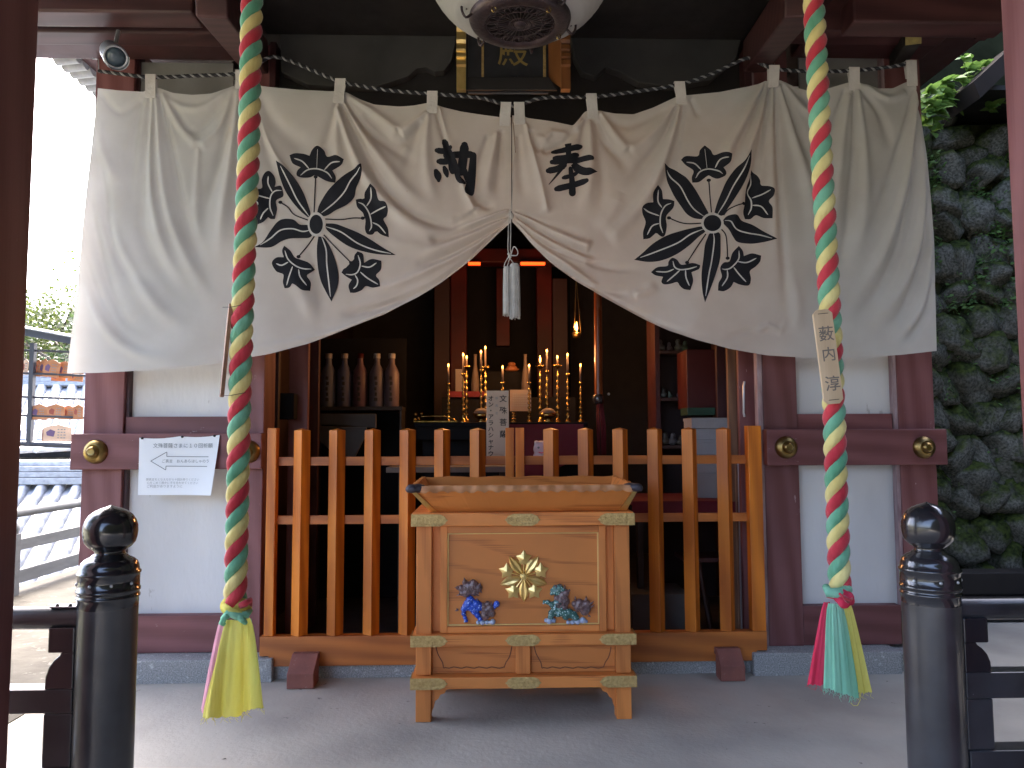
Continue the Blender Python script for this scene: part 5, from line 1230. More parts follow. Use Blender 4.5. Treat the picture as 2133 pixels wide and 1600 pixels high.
t = thing('offering_box_small', 'small pale carton standing behind the left candlesticks', 'carton', P(958,800,6.6))
MB().box(PX(949,6.7,790), PX(966,6.7,790), 6.65, 6.75, z2+.031, PZ(770,6.7)).build('carton', m_dimp, t, bevel=.003)
# written board between fence and altar
Y = 5.2; t = thing('written_board', 'cream board with two columns of brushed Japanese writing standing behind the fence', 'signboard', P(1037,948,Y))
a, b = P(1013,814,Y), P(1060,950,Y)
m_cream = mat('cream_board', (.55,.43,.32), (.48,.37,.28), 4, .7)
bd = MB().box(a.x, b.x, Y, Y+.012, b.z-.01, a.z).build('board', m_cream, t, bevel=.001)
wq = b.x-a.x
lettering('文殊菩薩', wq*.34, (b.x-wq*.25, Y-.002, a.z-wq*.38), (1,0,0), (0,0,1), m_inkb, bd, thick=.0006, col=True, gap=1.55)
lettering('オン・アラハシャナウ', wq*.26, (a.x+wq*.2, Y-.002, a.z-wq*.36), (1,0,0), (0,0,1), m_inkb, bd, thick=.0008, col=True, gap=1.05)
lettering('御真言', wq*.13, (a.x+wq*.46, Y-.002, a.z-wq*.34), (1,0,0), (0,0,1), m_prt, bd, col=True, gap=2.6)
# side table right behind the fence with the board standing on it
t = thing('low_bench', 'grey plank bench close behind the left half of the fence', 'bench', (PX(930,5.1),5.15,.09))
za = PZ(972,5.05)
MB().box(PX(806,5.05), PX(1062,5.05), 5.02, 5.35, za-.035, za).build('plank', m_wht2 if 'm_wht2' in globals() else mat('grey_plank', (.2,.18,.17), (.14,.13,.12), 6, .7), t, bevel=.003)
for x in (830, 1040): MB().box(PX(x,5.1), PX(x+12,5.1), 5.1, 5.16, .092, za-.0355).build('leg', m_dark, t)
# mask-like white fan
c = P(1127,938,5.5); t = thing('white_figurine', 'small round white figurine with pinkish markings in front of the red altar cloth', 'figurine', (c.x,5.5,c.z-.08))
vs, fs = blob([((c.x,5.5,c.z+.01),(.058,.03,.06)), ((c.x-.01,5.5,c.z-.045),(.05,.03,.04)), ((c.x-.035,5.49,c.z+.055),(.018,.015,.018)), ((c.x+.035,5.49,c.z+.055),(.018,.015,.018))], .008, 4)
f0 = mk('body', vs, fs, mat('white_porcelain', (.75,.72,.75), (.7,.5,.55), 12, .4), t, 'all')
for dx in (-.02,.022): MB().ball((c.x+dx,5.469,c.z+.02), .008, 8).build('eye', m_prt, f0, True)
MB().tube([(c.x-.02,5.468,c.z-.012),(c.x,5.466,c.z-.018),(c.x+.02,5.468,c.z-.012)], .003, 5).build('mouth', m_reds, f0, True)
# left shelf with five bottles
Y = 6.3; zs = PZ(848,Y,750); t = thing('bottle_shelf', 'dark wall shelf carrying five large bottles at the left of the hall', 'shelf', (PX(750,Y),Y,.09))
MB().box(PX(655,Y), PX(840,Y), Y-.1, Y+.16, zs-.03, zs).build('shelf', m_dark, t)
MB().box(PX(655,Y), PX(840,Y), Y+.17, Y+.2, .1, PZ(700,Y)).build('back', m_blk, t)
for x in (657, 835): MB().box(PX(x,Y), PX(x+4,Y), Y-.1, Y+.16, .1, zs-.031).build('upright', m_dark, t)
BC = [((.5,.5,.55),'leftmost large bottle on the dark shelf, grey'),((.3,.3,.42),'large bottle with a bluish wrapper, second on the dark shelf'),((.42,.2,.2),'large bottle with a red-brown cap, middle of the dark shelf'),((.42,.34,.36),'pale pinkish large bottle, fourth on the dark shelf'),((.44,.3,.31),'rightmost large bottle on the dark shelf, with a pink label edge')]
for k, (px, (colr, lab)) in enumerate(zip((683,716,749,784,815), BC)):
    x = PX(px,Y); z0 = zs+.001; H = PZ(737,Y)-z0; r = 15.5*(P(1200,850,Y).x-P(1100,850,Y).x)/100; t = thing('sake_bottle', lab, 'bottle', (x,Y,z0), 'large bottles on the dark shelf')
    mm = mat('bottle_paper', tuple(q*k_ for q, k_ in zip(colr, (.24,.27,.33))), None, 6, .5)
    MB().lathe([(r*.9,z0),(r,z0+.01),(r,z0+H*.62),(r*.8,z0+H*.70),(r*.42,z0+H*.80),(r*.38,z0+H*.92)], x, Y, 22).build('body', mm, t, 'all')
    MB().lathe([(r*.46,z0+H*.91),(r*.46,z0+H),(.001,z0+H)], x, Y, 16).build('cap', m_rp if k == 2 else m_wht, t, 'all')
    lettering('清酒奉納'[:3+k%2], .045, (x, Y-r-.003, z0+H*.5), (1,0,0), (0,0,1), m_inkb, t, col=True, gap=1.2) if False else None
    mb = MB()
    for j in range(5): mb.box(x-.012+.004*(j%2), x+.014-.004*(j%3), Y-r-.002, Y-r, z0+H*(.1+.1*j), z0+H*(.16+.1*j))
    mb.build('label_marks', m_inkb, t)
t = thing('draped_cloth', 'pale grey folded cloth hanging under the bottle shelf', 'cloth', P(700,950,6.0))
m_gc = mat('grey_folded_cloth', (.09,.09,.09), (.07,.07,.07), 4, .8)
MB().prism([(P(a,b,6.0).x, P(a,b,6.0).z) for a, b in ((664,888),(765,890),(765,903),(742,950),(722,965),(668,920))], 5.97, 6.0).build('cloth', m_gc, t, bevel=.006)
MB().prism([(P(a,b,6.05).x, P(a,b,6.05).z) for a, b in ((664,862),(784,862),(784,892),(664,884))], 6.03, 6.06).build('cloth', m_gc, t, bevel=.006)
t = thing('wall_box', 'small dark box fixed on the maroon panel just inside the left column', 'box', P(591,870,5.0))
MB().box(PX(572,5.1,845), PX(612,5.1,845), 5.10, 5.2, PZ(872,5.1), PZ(818,5.1)).build('box', m_blk, t, bevel=.004)
MB().box(PX(576,5.1,845), PX(608,5.1,845), 5.092, 5.0995, PZ(868,5.1), PZ(822,5.1)).build('grille', m_blk, t)
m_pole = mat('varnished_pole', (.22,.06,.015), (.12,.03,.008), 6, .3, stretch=(1,1,.1))
# hanging wooden pole with red tassel
Y = 5.9; t = thing('hanging_pole', 'orange wooden pole with a black cap and red tassel hanging right of the candles', 'pole', P(1249,950,Y))
MB().tube([P(1245,560,Y), P(1247,822,Y)], 0.031, 18).build('pole', m_pole, t, True)
MB().lathe([(.034,PZ(822,Y)),(.045,PZ(826,Y)),(.045,PZ(838,Y)),(.03,PZ(842,Y))], PX(1247,Y), Y, 16).build('cap', m_lacq, t, 'all')
MB().ball(P(1268,821,Y-.02), .01, 8).build('knob', m_metal, t, True)
mb = MB()
for i in range(26):
    a = random.uniform(0,6.28); r = .022*random.random()**.5; x = PX(1250,Y); mb.tube([(x+r*math.cos(a), Y+r*math.sin(a), PZ(838,Y)), (x+.01+r*1.6*math.cos(a), Y+r*1.6*math.sin(a), PZ(890,Y)), (x+.012+r*1.5*math.cos(a), Y+r*math.sin(a), PZ(948,Y))], .0035, 5)
mb.build('tassel', m_redc, t, 'all')
# right side: shelves, red cabinet, white boxes, red table, stool, step
Y = 6.2; t = thing('clutter_shelf', 'open brown shelf unit with small things at the right of the hall', 'shelf', (PX(1405,Y),Y,.09))
m_sh = mat('brown_shelf_board', (.05,.022,.017), None, 5, .6)
for py in (735, 832, 930): MB().box(PX(1372,Y), PX(1442,Y), Y-.12, Y+.15, PZ(py,Y)-.02, PZ(py,Y)+.004).build('shelf', m_sh, t)
MB().box(PX(1362,Y), PX(1371,Y), Y-.1, Y+.2, .1, PZ(640,Y)).build('upright', m_mard, t)
MB().box(PX(1362,Y), PX(1500,Y), Y+.2, Y+.22, .1, 3.0).build('back', m_inw, t)
rnd = random.Random(2)
for k in range(11):
    py = (735,832,930)[k % 3]; px = 1378+rnd.uniform(0,56); x = PX(px,Y); z0 = PZ(py,Y)+.005; s = rnd.uniform(.022,.04)
    lab = ('top','middle','bottom')[k % 3]; pl = ('at the left end of','left of centre on','right of centre on','at the right end of')[k//3]; px = 1381+16*(k//3)+rnd.uniform(-3,3); x = PX(px,Y)
    tt = thing('trinket', 'small pale ornament %s the %s board of the brown shelf' % (pl, lab), 'ornament', (x,Y-.03,z0), 'small ornaments on the brown shelf')
    vs, fs = blob([((x,Y-.03,z0+s*.8),(s,s*.7,s*.8)), ((x+rnd.uniform(-.01,.01),Y-.03,z0+s*2.0),(s*.6,s*.5,s*.7))], .009, 2)
    mk('body', vs, fs, mat('ornament_glaze', tuple(rnd.uniform(.05,.12) for _ in range(3)), None, 20, .4), tt, 'all')
Y = 5.8; t = thing('red_cabinet', 'plain dark red cabinet hanging at the right of the hall', 'cabinet', P(1468,850,Y))
MB().box(PX(1431,Y,790), PX(1494,Y,790), Y, Y+.3, PZ(850,Y,1460), PZ(728,Y,1460)).build('body', mat('red_cabinet_paint', (.09,.012,.012), (.07,.01,.01), 3, .5), t, bevel=.004)
MB().box(PX(1497,Y,790), PX(1507,Y,790), Y-.02, Y+.1, .1, 3.2).build('post', m_rp, t, bevel=.003)
t = thing('green_box', 'green lidded box on top of the white carton stack', 'box', P(1462,868,5.6))
MB().box(PX(1432,5.6,860), PX(1490,5.6,860), 5.6, 5.8, PZ(865,5.6,1460), PZ(849,5.6,1460)).build('box', mat('green_card', (.015,.06,.035), None, 5, .6), t, bevel=.003)
tb = thing('red_table', 'low table under a crimson cloth behind the right half of the fence', 'table', (PX(1435,5.4),5.5,.09))
zt5 = PZ(1040,5.3,1440)
MB().box(PX(1312,5.2), PX(1565,5.2), 5.15, 5.9, zt5-.03, zt5).build('tabletop', m_redc, tb, bevel=.004)
MB().box(PX(1312,5.2), PX(1565,5.2), 5.145, 5.149, zt5-.09, zt5-.005).build('cloth_edge', m_redc, tb)
for x in (1325, 1545): MB().box(PX(x,5.3), PX(x+12,5.3), 5.3, 5.36, .092, zt5-.031).build('leg', m_dark, tb)
BX = [(1442,1530,870,892,'top white shoebox lid of the stack on the red table',5.4),(1448,1524,892.5,915,'white carton second from the top of the stack on the red table',5.42),(1446,1526,915.5,946,'white carton in the middle of the stack on the red table',5.41),(1450,1500,946.5,985,'white carton with torn lid, fourth in the stack on the red table',5.40),(1452,1498,985.5,1030,'lowest white carton of the stack on the red table',5.38)]
zprev = zt5+.001
for a, b, y0, y1, lab, Y in reversed(BX):
    zz = max(PZ(y0,Y,1480), zprev+.04); t = thing('white_carton', lab, 'carton', (PX((a+b)/2,Y),Y+.1,zprev), 'white cartons stacked on the red table')
    MB().box(PX(a,Y,950), PX(b,Y,950), Y, Y+.22, zprev, zz-.014).build('box', m_wht, t, bevel=.002)
    MB().box(PX(a,Y,950)-.004, PX(b,Y,950)+.004, Y-.004, Y+.224, zz-.022, zz-.001).build('lid', m_wht, t, bevel=.002); zprev = zz
t = thing('paper_stack', 'crumpled stack of white paper at the right end of the red table', 'paper', (PX(1535,5.25),5.3,zt5))
zc = zt5+.001
for k in range(9):
    h = .018+.01*rnd.random(); dx = rnd.uniform(-.008,.008)
    MB().box(PX(1521,5.25)+dx, PX(1552,5.25)+dx, 5.22, 5.36, zc, zc+h).build('sheet_bundle', m_wht, t, bevel=.003); zc += h+.0005
t = thing('concrete_step', 'low grey block on the hall floor behind the right half of the fence', 'block', (PX(1385,5.3),5.3,.09))
MB().box(PX(1312,5.2,1260), PX(1432,5.2,1260), 5.12, 5.5, .092, PZ(1232,5.2,1380)).build('block', mat('grey_block', (.08,.08,.075), None, 5, .8), t, bevel=.01)
t = thing('folding_stool', 'small stool with splayed legs behind the right end of the fence', 'stool', (PX(1490,5.3),5.3,.09))
zq = PZ(1160,5.25,1490)
MB().box(PX(1418,5.25), PX(1552,5.25), 5.2, 5.5, zq-.03, zq).build('seat', m_mard, t, bevel=.004)
for x, d in ((1450,22),(1530,-14)):
    for y in (5.23, 5.45): MB().tube([(PX(x,y),y,zq-.03), (PX(x+d,y),y,.093)], .016, 6).build('leg', m_sh, t)
t = thing('stick_bundle', 'thin grey sticks leaning in the corner behind the right fence stile', 'sticks', P(1545,1300,5.1))
for k in range(3): MB().tube([P(1540+k*5,1310,5.02), P(1532+k*6,960,5.08)], .007, 5).build('stick', m_metal if k == 1 else m_tagd, t)
# ---------------------------------------------------------------- lantern and name board over the entrance
YL = 3.35; cxl = PX(1083, YL, 40); u = (P(1183,40,YL).x-P(1083,40,YL).x)/100
ln = thing('hanging_lantern', 'large white paper lantern with dark openwork metal base hanging at the top centre', 'lantern', (cxl, YL, P(1083,90,YL).z))
zb_ = P(1083,54,YL).z; 
r0_ = 103*u
prof = [(r0_*.98, zb_+.035),(r0_*1.05, zb_+.036),(r0_*1.3, zb_+.055),(r0_*1.55, zb_+.10),(r0_*1.78, zb_+.175),(r0_*1.97, zb_+.29),(r0_*2.08, zb_+.42),(r0_*2.1, zb_+.55)]
pf = [tuple(p) for p in smoothline(prof, .01)]
# ribs: small scallops along the paper
pr2 = [(a+.0025*math.sin(i*2.1), b) for i, (a, b) in enumerate(pf)]
m_lp = mat('lantern_paper', (.62,.6,.56), (.5,.48,.44), 2, .7, transl=.25)
MB().lathe(pr2, cxl, YL, 56).build('paper_body', m_lp, ln, 'all')
m_lm = mat('dark_bronze', (.10,.07,.07), (.06,.045,.05), 20, .38, .7, bump=.3, bscale=60)
MB().lathe([(r0_*.70, zb_+.004),(r0_*.74, zb_-.004),(r0_*.8, zb_-.006),(r0_*.94, zb_+.0),(r0_*1.0, zb_+.012),(r0_*1.03, zb_+.03),(r0_*1.02, zb_+.055),(r0_*.97, zb_+.075),(r0_*.9, zb_+.08)], cxl, YL, 56).build('base_ring', m_lm, ln, 'all')
# openwork floor of the base: hub, spokes, rings, petals
mb = MB(); zz = zb_+.006
for rr in (.14,.22,.46,.68): mb.tube([(cxl+r0_*rr*math.cos(a), YL+r0_*rr*math.sin(a), zz) for a in np.linspace(0,2*math.pi,37)], .0035, 5)
for k in range(32):
    a = 2*math.pi*k/32; mb.tube([(cxl+r0_*.12*math.cos(a), YL+r0_*.12*math.sin(a), zz),(cxl+r0_*.7*math.cos(a), YL+r0_*.7*math.sin(a), zz)], .0026, 4)
for k in range(16):
    a = 2*math.pi*k/16; mb.tube([(cxl+r0_*(.57+.1*math.cos(t))*math.cos(a+.17*math.sin(t)), YL+r0_*(.57+.1*math.cos(t))*math.sin(a+.17*math.sin(t)), zz-.003) for t in np.linspace(0,6.28,13)], .0024, 4)
mb.build('openwork', m_lm, ln, 'all')
MB().lathe([(.0005,zz-.012),(r0_*.09,zz-.009),(r0_*.13,zz)], cxl, YL, 20).build('hub', m_lm, ln, 'all')
MB().lathe([(.0005,zz+.03),(r0_*.72,zz+.03),(r0_*.72,zz+.05)], cxl, YL, 30).build('inner_plate', m_dark, ln)
for k in range(6):        # scroll brackets clasping the paper
    a = R(15+60*k); d = Vector((math.cos(a), math.sin(a), 0)); o = Vector((cxl,YL,0))
    s = [(1.0,.02),(1.12,.0),(1.2,.03),(1.18,.07),(1.08,.08),(1.06,.05),(1.12,.04)]
    MB().tube([Vector(p) for p in smoothline([o+d*r0_*x+Vector((0,0,zb_+z)) for x, z in s], .01)], .006, 6).build('scroll', m_lm, ln, 'all')
    s = [(1.06,.09),(1.3,.1),(1.5,.14),(1.6,.2),(1.56,.25),(1.47,.24),(1.46,.19)]
    MB().tube([Vector(p) for p in smoothline([o+d*r0_*x+Vector((0,0,zb_+z)) for x, z in s], .01)], .0065, 6).build('scroll', m_lm, ln, 'all')
for an, zz0 in ((-128,.01),(-52,.01),(20,.0)):
    a = R(an); c = Vector((cxl+r0_*.86*math.cos(a), YL+r0_*.86*math.sin(a), zb_-.01)); MB().tube([c+Vector((.009*math.cos(t),0,.012+.012*math.sin(t)-.014)) for t in np.linspace(0,6.28,11)], .0022, 5).build('ring', m_brass, ln, True)
# name board
YN = 4.42; NB = thing('name_board', 'dark temple name board with gold inner frame hanging behind the lantern', 'signboard', P(1070,190,YN))
pn_ = lambda x, y, dy=0: P(x, y, YN+dy)
def flat(pts, y0, y1, m, nm, par, bevel=.003): return MB().prism([(pn_(a,b).x, pn_(a,b).z) for a, b in pts], y0, y1).build(nm, m, par, bevel=bevel)
flat([(975,-60),(1143,-60),(1143,190),(975,190)], YN+.03, YN+.05, m_lacd, 'field', NB)
for pts in ([(1003,-60),(1008,-60),(1008,160),(1003,160)], [(1132,-60),(1138,-60),(1138,160),(1132,160)], [(1003,157),(1138,157),(1138,163),(1003,163)]): flat(pts, YN+.02, YN+.0295, m_brassd, 'gilt_frame', NB, .0015)
lettering('殿', .19, (pn_(1069,108).x, YN+.027, pn_(1069,108).z), (1,0,0), (0,0,1), mat('dull_gold', (.42,.3,.1), None, 9, .5, .4), NB, thick=.001)
m_scl = woodmat('varnished_orange_wood', (.27,.1,.03), (.2,.07,.02), 'z', 8, .4, .05)
x0, x1 = pn_(1143,100).x, pn_(1166,100).x
MB().add([(x0,YN+.03,pn_(0,-60).z),(x1,YN-.06,pn_(0,-60).z),(x1,YN-.06,pn_(1160,193).z),(x0,YN+.03,pn_(1143,160).z),(x0+.01,YN+.04,pn_(0,-60).z),(x1+.01,YN-.05,pn_(0,-60).z),(x1+.01,YN-.05,pn_(1160,193).z),(x0+.01,YN+.04,pn_(1143,160).z)],
         [(0,1,2,3),(7,6,5,4),(3,2,6,7),(0,4,5,1),(1,5,6,2),(0,3,7,4)]).build('side_wing', m_scl, NB)
for a, b in ((952,971),(1166,1185)):
    xa, xb = pn_(a,100).x, pn_(b,100).x; zc = [(20,.0),(58,.0),(60,.011),(72,.013),(78,.0),(82,.012),(97,.013),(103,.002),(108,.012),(116,.013),(120,.0),(124,.012),(131,.012),(134,.0),(139,.012),(148,.013),(151,.0),(196,.0)]
    prf = [(YN-.07-d, pn_(a,y).z) for y, d in zc]; n = len(prf)
    v = [(xa,y,z) for y, z in prf]+[(xa,YN-.02,prf[-1][1]),(xa,YN-.02,prf[0][1])]; m_ = len(v); v += [(xb,q[1],q[2]) for q in v]
    f = [tuple(range(m_)), tuple(range(2*m_-1,m_-1,-1))]+[((i+1)%m_,i,m_+i,m_+(i+1)%m_) for i in range(m_)]
    mk('carved_edge', v, f, m_gold if a < 1000 else m_scl, NB)
flat([(975,165),(1143,165),(1160,192),(962,192)], YN-.03, YN-.012, m_dark, 'bottom_board', NB)
# flood lamp under the left eave
YFl = 4.1; c = P(241,119,YFl); fl_ = thing('flood_lamp', 'tubular white-shelled flood lamp under the left eave', 'lamp', c)
ax = (P(216,88,4.55)-c).normalized(); rr = 23*(P(300,119,YFl).x-P(200,119,YFl).x)/100
q = ax.to_track_quat('Z','X').to_matrix().to_4x4(); MT = Matrix.Translation(c) @ q
MB().lathe([(rr*.86,-.002),(rr,-.006),(rr*1.08,.0),(rr*1.08,.03),(rr*1.0,.034),(rr*1.0,.22),(rr*.8,.25),(.001,.255)], 0, 0, 32).xf(MT).build('housing', m_metal, fl_, 'all')
MB().lathe([(.0005,.004),(rr*.9,.0045),(rr*.9,.02)], 0, 0, 30).xf(MT).build('lens', m_glass, fl_, 'all')
MB().lathe([(rr*1.1,-.035),(rr*1.14,.0),(rr*1.14,.2),(rr*1.11,.2),(rr*1.11,.0),(rr*1.09,-.033)], 0, 0, 24, R(75), R(215)).xf(MT).build('visor', mat('white_lamp_shell', (.8,.82,.85), None, 4, .4), fl_, 'all')
MB().tube([c+ax*.12, c+ax*.12+Vector((0,.05,.16))], .012, 8).build('stem', m_metal, fl_, True)
# hook of the curtain rope at the left
hk = thing('rope_hook', 'small metal eye hook holding the left end of the curtain rope', 'hook', P(205,128,YC))
MB().tube([P(192,122,YC), P(205,124,YC), P(206,150,YC)], .004, 6).build('hook', m_metal, hk, True)
# ---------------------------------------------------------------- left outside : terrace rail, ema rack, roofs, tree
m_wr = mat('weathered_grey_wood', (.05,.052,.058), (.03,.032,.036), 9, .7, stretch=(1,.2,1), bump=.2)
rail = thing('terrace_railing', 'weathered grey wooden railing along the left edge of the terrace', 'railing', (-4.35,8,0))
xr_ = -4.32
MB().tube([(xr_,3.2,.74),(xr_,9.4,.74)], .042, 12).build('top_rail', m_wr, rail, True)
for za, zb2 in ((.40,.50),(.10,.22)): MB().box(xr_-.035, xr_+.035, 3.2, 9.4, za, zb2).build('rail', m_wr, rail, bevel=.004)
for y in (4.2, 5.7, 7.15, 8.6):
    MB().box(xr_-.065, xr_+.065, y-.065, y+.065, .001, .56).build('post', m_wr, rail, bevel=.006)
    MB().lathe([(.062,.56),(.075,.6),(.07,.64),(.035,.66),(.045,.68),(.06,.7)], xr_, y, 16).build('post_cap', m_wr, rail, 'all')
# ema rack
YE = 6.0; er = thing('plaque_rack', 'open dark frame rack with a small roof for wooden votive plaques', 'rack', (P(100,900,YE).x, YE, 0))
pe = lambda x, y, dy=0: P(x, y, YE+dy)
m_rk = mat('blue_black_paint', (.05,.055,.075), None, 6, .5)
tilt = .0
A, B = pe(8,676), pe(224,716)
MB().hexa([(A.x,YE-.22,A.z-.01),(B.x,YE-.22,B.z-.01),(B.x,YE+.3,B.z+.02),(A.x,YE+.3,A.z+.02)], [(A.x,YE-.22,A.z),(B.x,YE-.22,B.z),(B.x,YE+.3,B.z+.03),(A.x,YE+.3,A.z+.03)]).build('roof_sheet', mat('zinc_sheet', (.5,.52,.56), None, 4, .4), er)
MB().hexa([(A.x,YE-.2,A.z-.06),(B.x,YE-.2,B.z-.06),(B.x,YE-.17,B.z-.06),(A.x,YE-.17,A.z-.06)], [(A.x,YE-.2,A.z-.0105),(B.x,YE-.2,B.z-.0105),(B.x,YE-.17,B.z-.0105),(A.x,YE-.17,A.z-.0105)]).build('fascia', m_rk, er)
for x in (8, 217): MB().box(pe(x,800).x, pe(x+9,800).x, YE-.02, YE+.02, 0, pe(x,700).z+.02).build('post', m_rk, er)
MB().box(pe(62,800).x, pe(71,800).x, YE-.02, YE+.02, pe(66,928).z, pe(66,715).z).build('post', m_rk, er)
for y in (731, 779, 828, 867, 926):
    MB().tube([pe(12,y-3), pe(220,y+5)], .009 if y != 926 else .02, 8).build('bar', m_rk, er, True)
m_ema = woodmat('votive_plaque_wood', (.55,.25,.12), (.45,.19,.08), 'x', 7, .6, .05); m_ema2 = woodmat('pale_votive_wood', (.72,.5,.36), (.62,.42,.3), 'x', 7, .6, .05)
def ema(x, y, w_, h_, dy, rot, m, ink, lab):
    c = pe(x, y, dy); s = (pe(200,y).x-pe(100,y).x)/100; t = thing('votive_plaque', lab, 'plaque', c, 'wooden votive plaques on the rack')
    W, H = w_*s/2, h_*s/2; MT = Matrix.Translation(c) @ Matrix.Rotation(R(rot), 4, 'Y')
    MB().prism([(-W,-H),(W,-H),(W,H*.62),(0,H),(-W,H*.62)], -.004, .004).xf(MT).build('board', m, t, bevel=.001)
    rnd2 = random.Random(int(x*7+y)); mb = MB()
    for k in range(3):
        for j in range(4):
            xx = W*(.1+.22*k); z = H*(.4-.32*j); mb.box(xx-W*.08, xx+W*.07*rnd2.uniform(.4,1.2), -.0055, -.0045, z-H*.05, z+H*.06)
    mb.xf(MT).build('writing', m_prt, t)
    vs = MB(); vs.lathe([(.0004,0),(W*.22,.0)], 0, 0, 10); vs.lathe([(.0004,0),(W*.14,.0)], -.0, .0, 8)
    MB().add([(-W*.75,-.0052,-H*.3),(-W*.25,-.0052,-H*.45),(-W*.15,-.0052,H*.2),(-W*.5,-.0052,H*.42),(-W*.8,-.0052,H*.1)], [(0,1,2,3,4)]).xf(MT).build('painting', m_redm if x % 2 else m_blum, t)
    MB().tube([(0,0,H), (0,.005,H+.04)], .0016, 4).xf(MT).build('string', m_cord, t)
m_redm = mat('red_brown_print', (.3,.08,.06), None, 9, .8); m_blum = mat('purple_print', (.16,.1,.2), None, 9, .8)
E = [(53,764,12,34,.0,3,m_ema2,'first pale plaque at the left end of the upper row'),(79,767,16,36,.05,6,m_ema,'thin tilted plaque, first of the bunch in the upper row'),(92,766,20,38,.03,8,m_ema,'tilted plaque, second of the bunch in the upper row'),(108,767,34,38,.0,9,m_ema,'large tilted plaque at the centre of the upper row'),(134,770,34,36,.03,4,m_ema,'plaque with a dark print near the curtain in the upper row'),(158,782,32,26,.06,5,m_ema,'reddish plaque hanging low at the right of the upper row'),(122,786,30,16,.08,3,m_ema,'plaque half hidden below the bunch of the upper row'),
     (82,858,34,34,.0,1,m_ema,'left plaque with a printed figure in the middle row'),(117,857,36,32,.0,1,m_ema,'blank front plaque in the middle of the middle row'),(143,859,30,30,.02,1,m_ema,'third plaque of the middle row, with writing'),(163,858,20,32,-.01,0,m_ema,'narrow plaque beside the hall column in the middle row'),
     (95,905,14,30,.02,0,m_ema,'narrow plaque at the left of the lowest row'),(120,902,58,36,.0,1,m_ema2,'wide pale plaque with writing in the lowest row')]
for e in E: ema(*e[:7], None, e[7])
def tiled(name, lab, x0, x1, yr, zr, ye_, ze, n, ridge_h, walls=True, skew=0):
    t = thing(name, lab, 'house', ((x0+x1)/2, (yr+ye_)/2, -3.2)); sl = math.hypot(yr-ye_, zr-ze)
    MB().add([(x0,yr,zr),(x1,yr,zr),(x1+skew,ye_,ze),(x0+skew,ye_,ze),(x0,yr,zr-.15),(x1,yr,zr-.15),(x1+skew,ye_,ze-.15),(x0+skew,ye_,ze-.15)], [(3,2,1,0),(4,5,6,7),(0,1,5,4),(1,2,6,5),(2,3,7,6),(3,0,4,7)]).build('roof', m_tile, t)
    MB().add([(x0,yr,zr),(x1,yr,zr),(x1,2*yr-ye_,ze),(x0,2*yr-ye_,ze)], [(0,1,2,3)]).build('rear_roof', m_tile, t)
    src = None
    nseg = 14; r = (x1-x0)/n*.30
    mb = MB(); pts = []
    for k in range(nseg+1):
        q = k/nseg; pts.append((x0+skew*q, yr+(ye_-yr)*q, zr+(ze-zr)*q+.02)); 
    rads = []; pp = []
    for k in range(nseg):
        a, b = Vector(pts[k]), Vector(pts[k+1]); pp += [a, a.lerp(b,.96)]; rads += [r, r*1.13]
    pp.append(Vector(pts[-1])); rads.append(r)
    mb.tube(pp, rads, 7); src = mb.build('tile_row', m_tile, t, 'all')
    for i in range(1, n): piece(src, t, ((x1-x0)*i/(n-1), 0, 0))
    for k, (a, b) in enumerate(((.0,.07),(.075,.13),(.135,.19))[:3]):
        w_ = .22-.04*k; MB().box(x0-.05, x1+.05, yr-w_, yr+w_, zr+a*ridge_h/.19+.02, zr+b*ridge_h/.19+.02).build('ridge_course', m_tile, t, bevel=.01)
    MB().tube([(x0-.06,yr,zr+ridge_h+.04),(x1+.06,yr,zr+ridge_h+.04)], .09, 10).build('ridge_cap', m_tile, t, True)
    if walls:
        MB().box(x0+.4, x1-.4, ye_+.7, 2*yr-ye_-.7, -3.2, ze+.05).build('wall', m_plgrey, t); MB().box(x0+.1, x1-.1, ye_+.02, ye_+.1, ze-.28, ze-.02).build('fascia', m_wr, t)
    return t
tiled('tiled_house', 'nearer grey tiled roof below the terrace railing', -14, -4.9, 12.6, PZ(1004,12.6,100)-.05, 8.8, -.95, 34, .28, skew=1.1)
tiled('tiled_house', 'farther grey tiled roof behind the votive plaques', -26, -8.0, 21.0, PZ(806,21,100), 17.2, PZ(926,17.2,100), 46, .30, skew=1.8)
MB().box(-26, -8, 21.5, 26, -3.2, PZ(784,22,100)).build('upper_house_wall', m_plgrey)['kind'] = 'structure'
sb = thing('side_roof', 'slanting grey tiled roof edge between the two tiled houses', 'roof', (-10,14.5,-3.2))
MB().add([(-14,14.2,PZ(965,14.2,60)),(-9.0,14.2,PZ(938,14.2,150)),(-7.2,17.0,PZ(925,17,150)),(-14,17.0,PZ(925,17,60))], [(0,1,2,3)]).build('slope', m_tile, sb)
MB().box(-14, -7.4, 14.6, 16.8, -3.2, PZ(970,14.6,100)).build('wall', m_dark, sb)
for i in range(16): MB().tube([(-13.6+i*.36,14.2,PZ(963-i*1.5,14.2,100)+.03), (-12.4+i*.36,17.0,PZ(925,17,100)+.03)], .06, 6).build('tile_row', m_tile, sb, True)
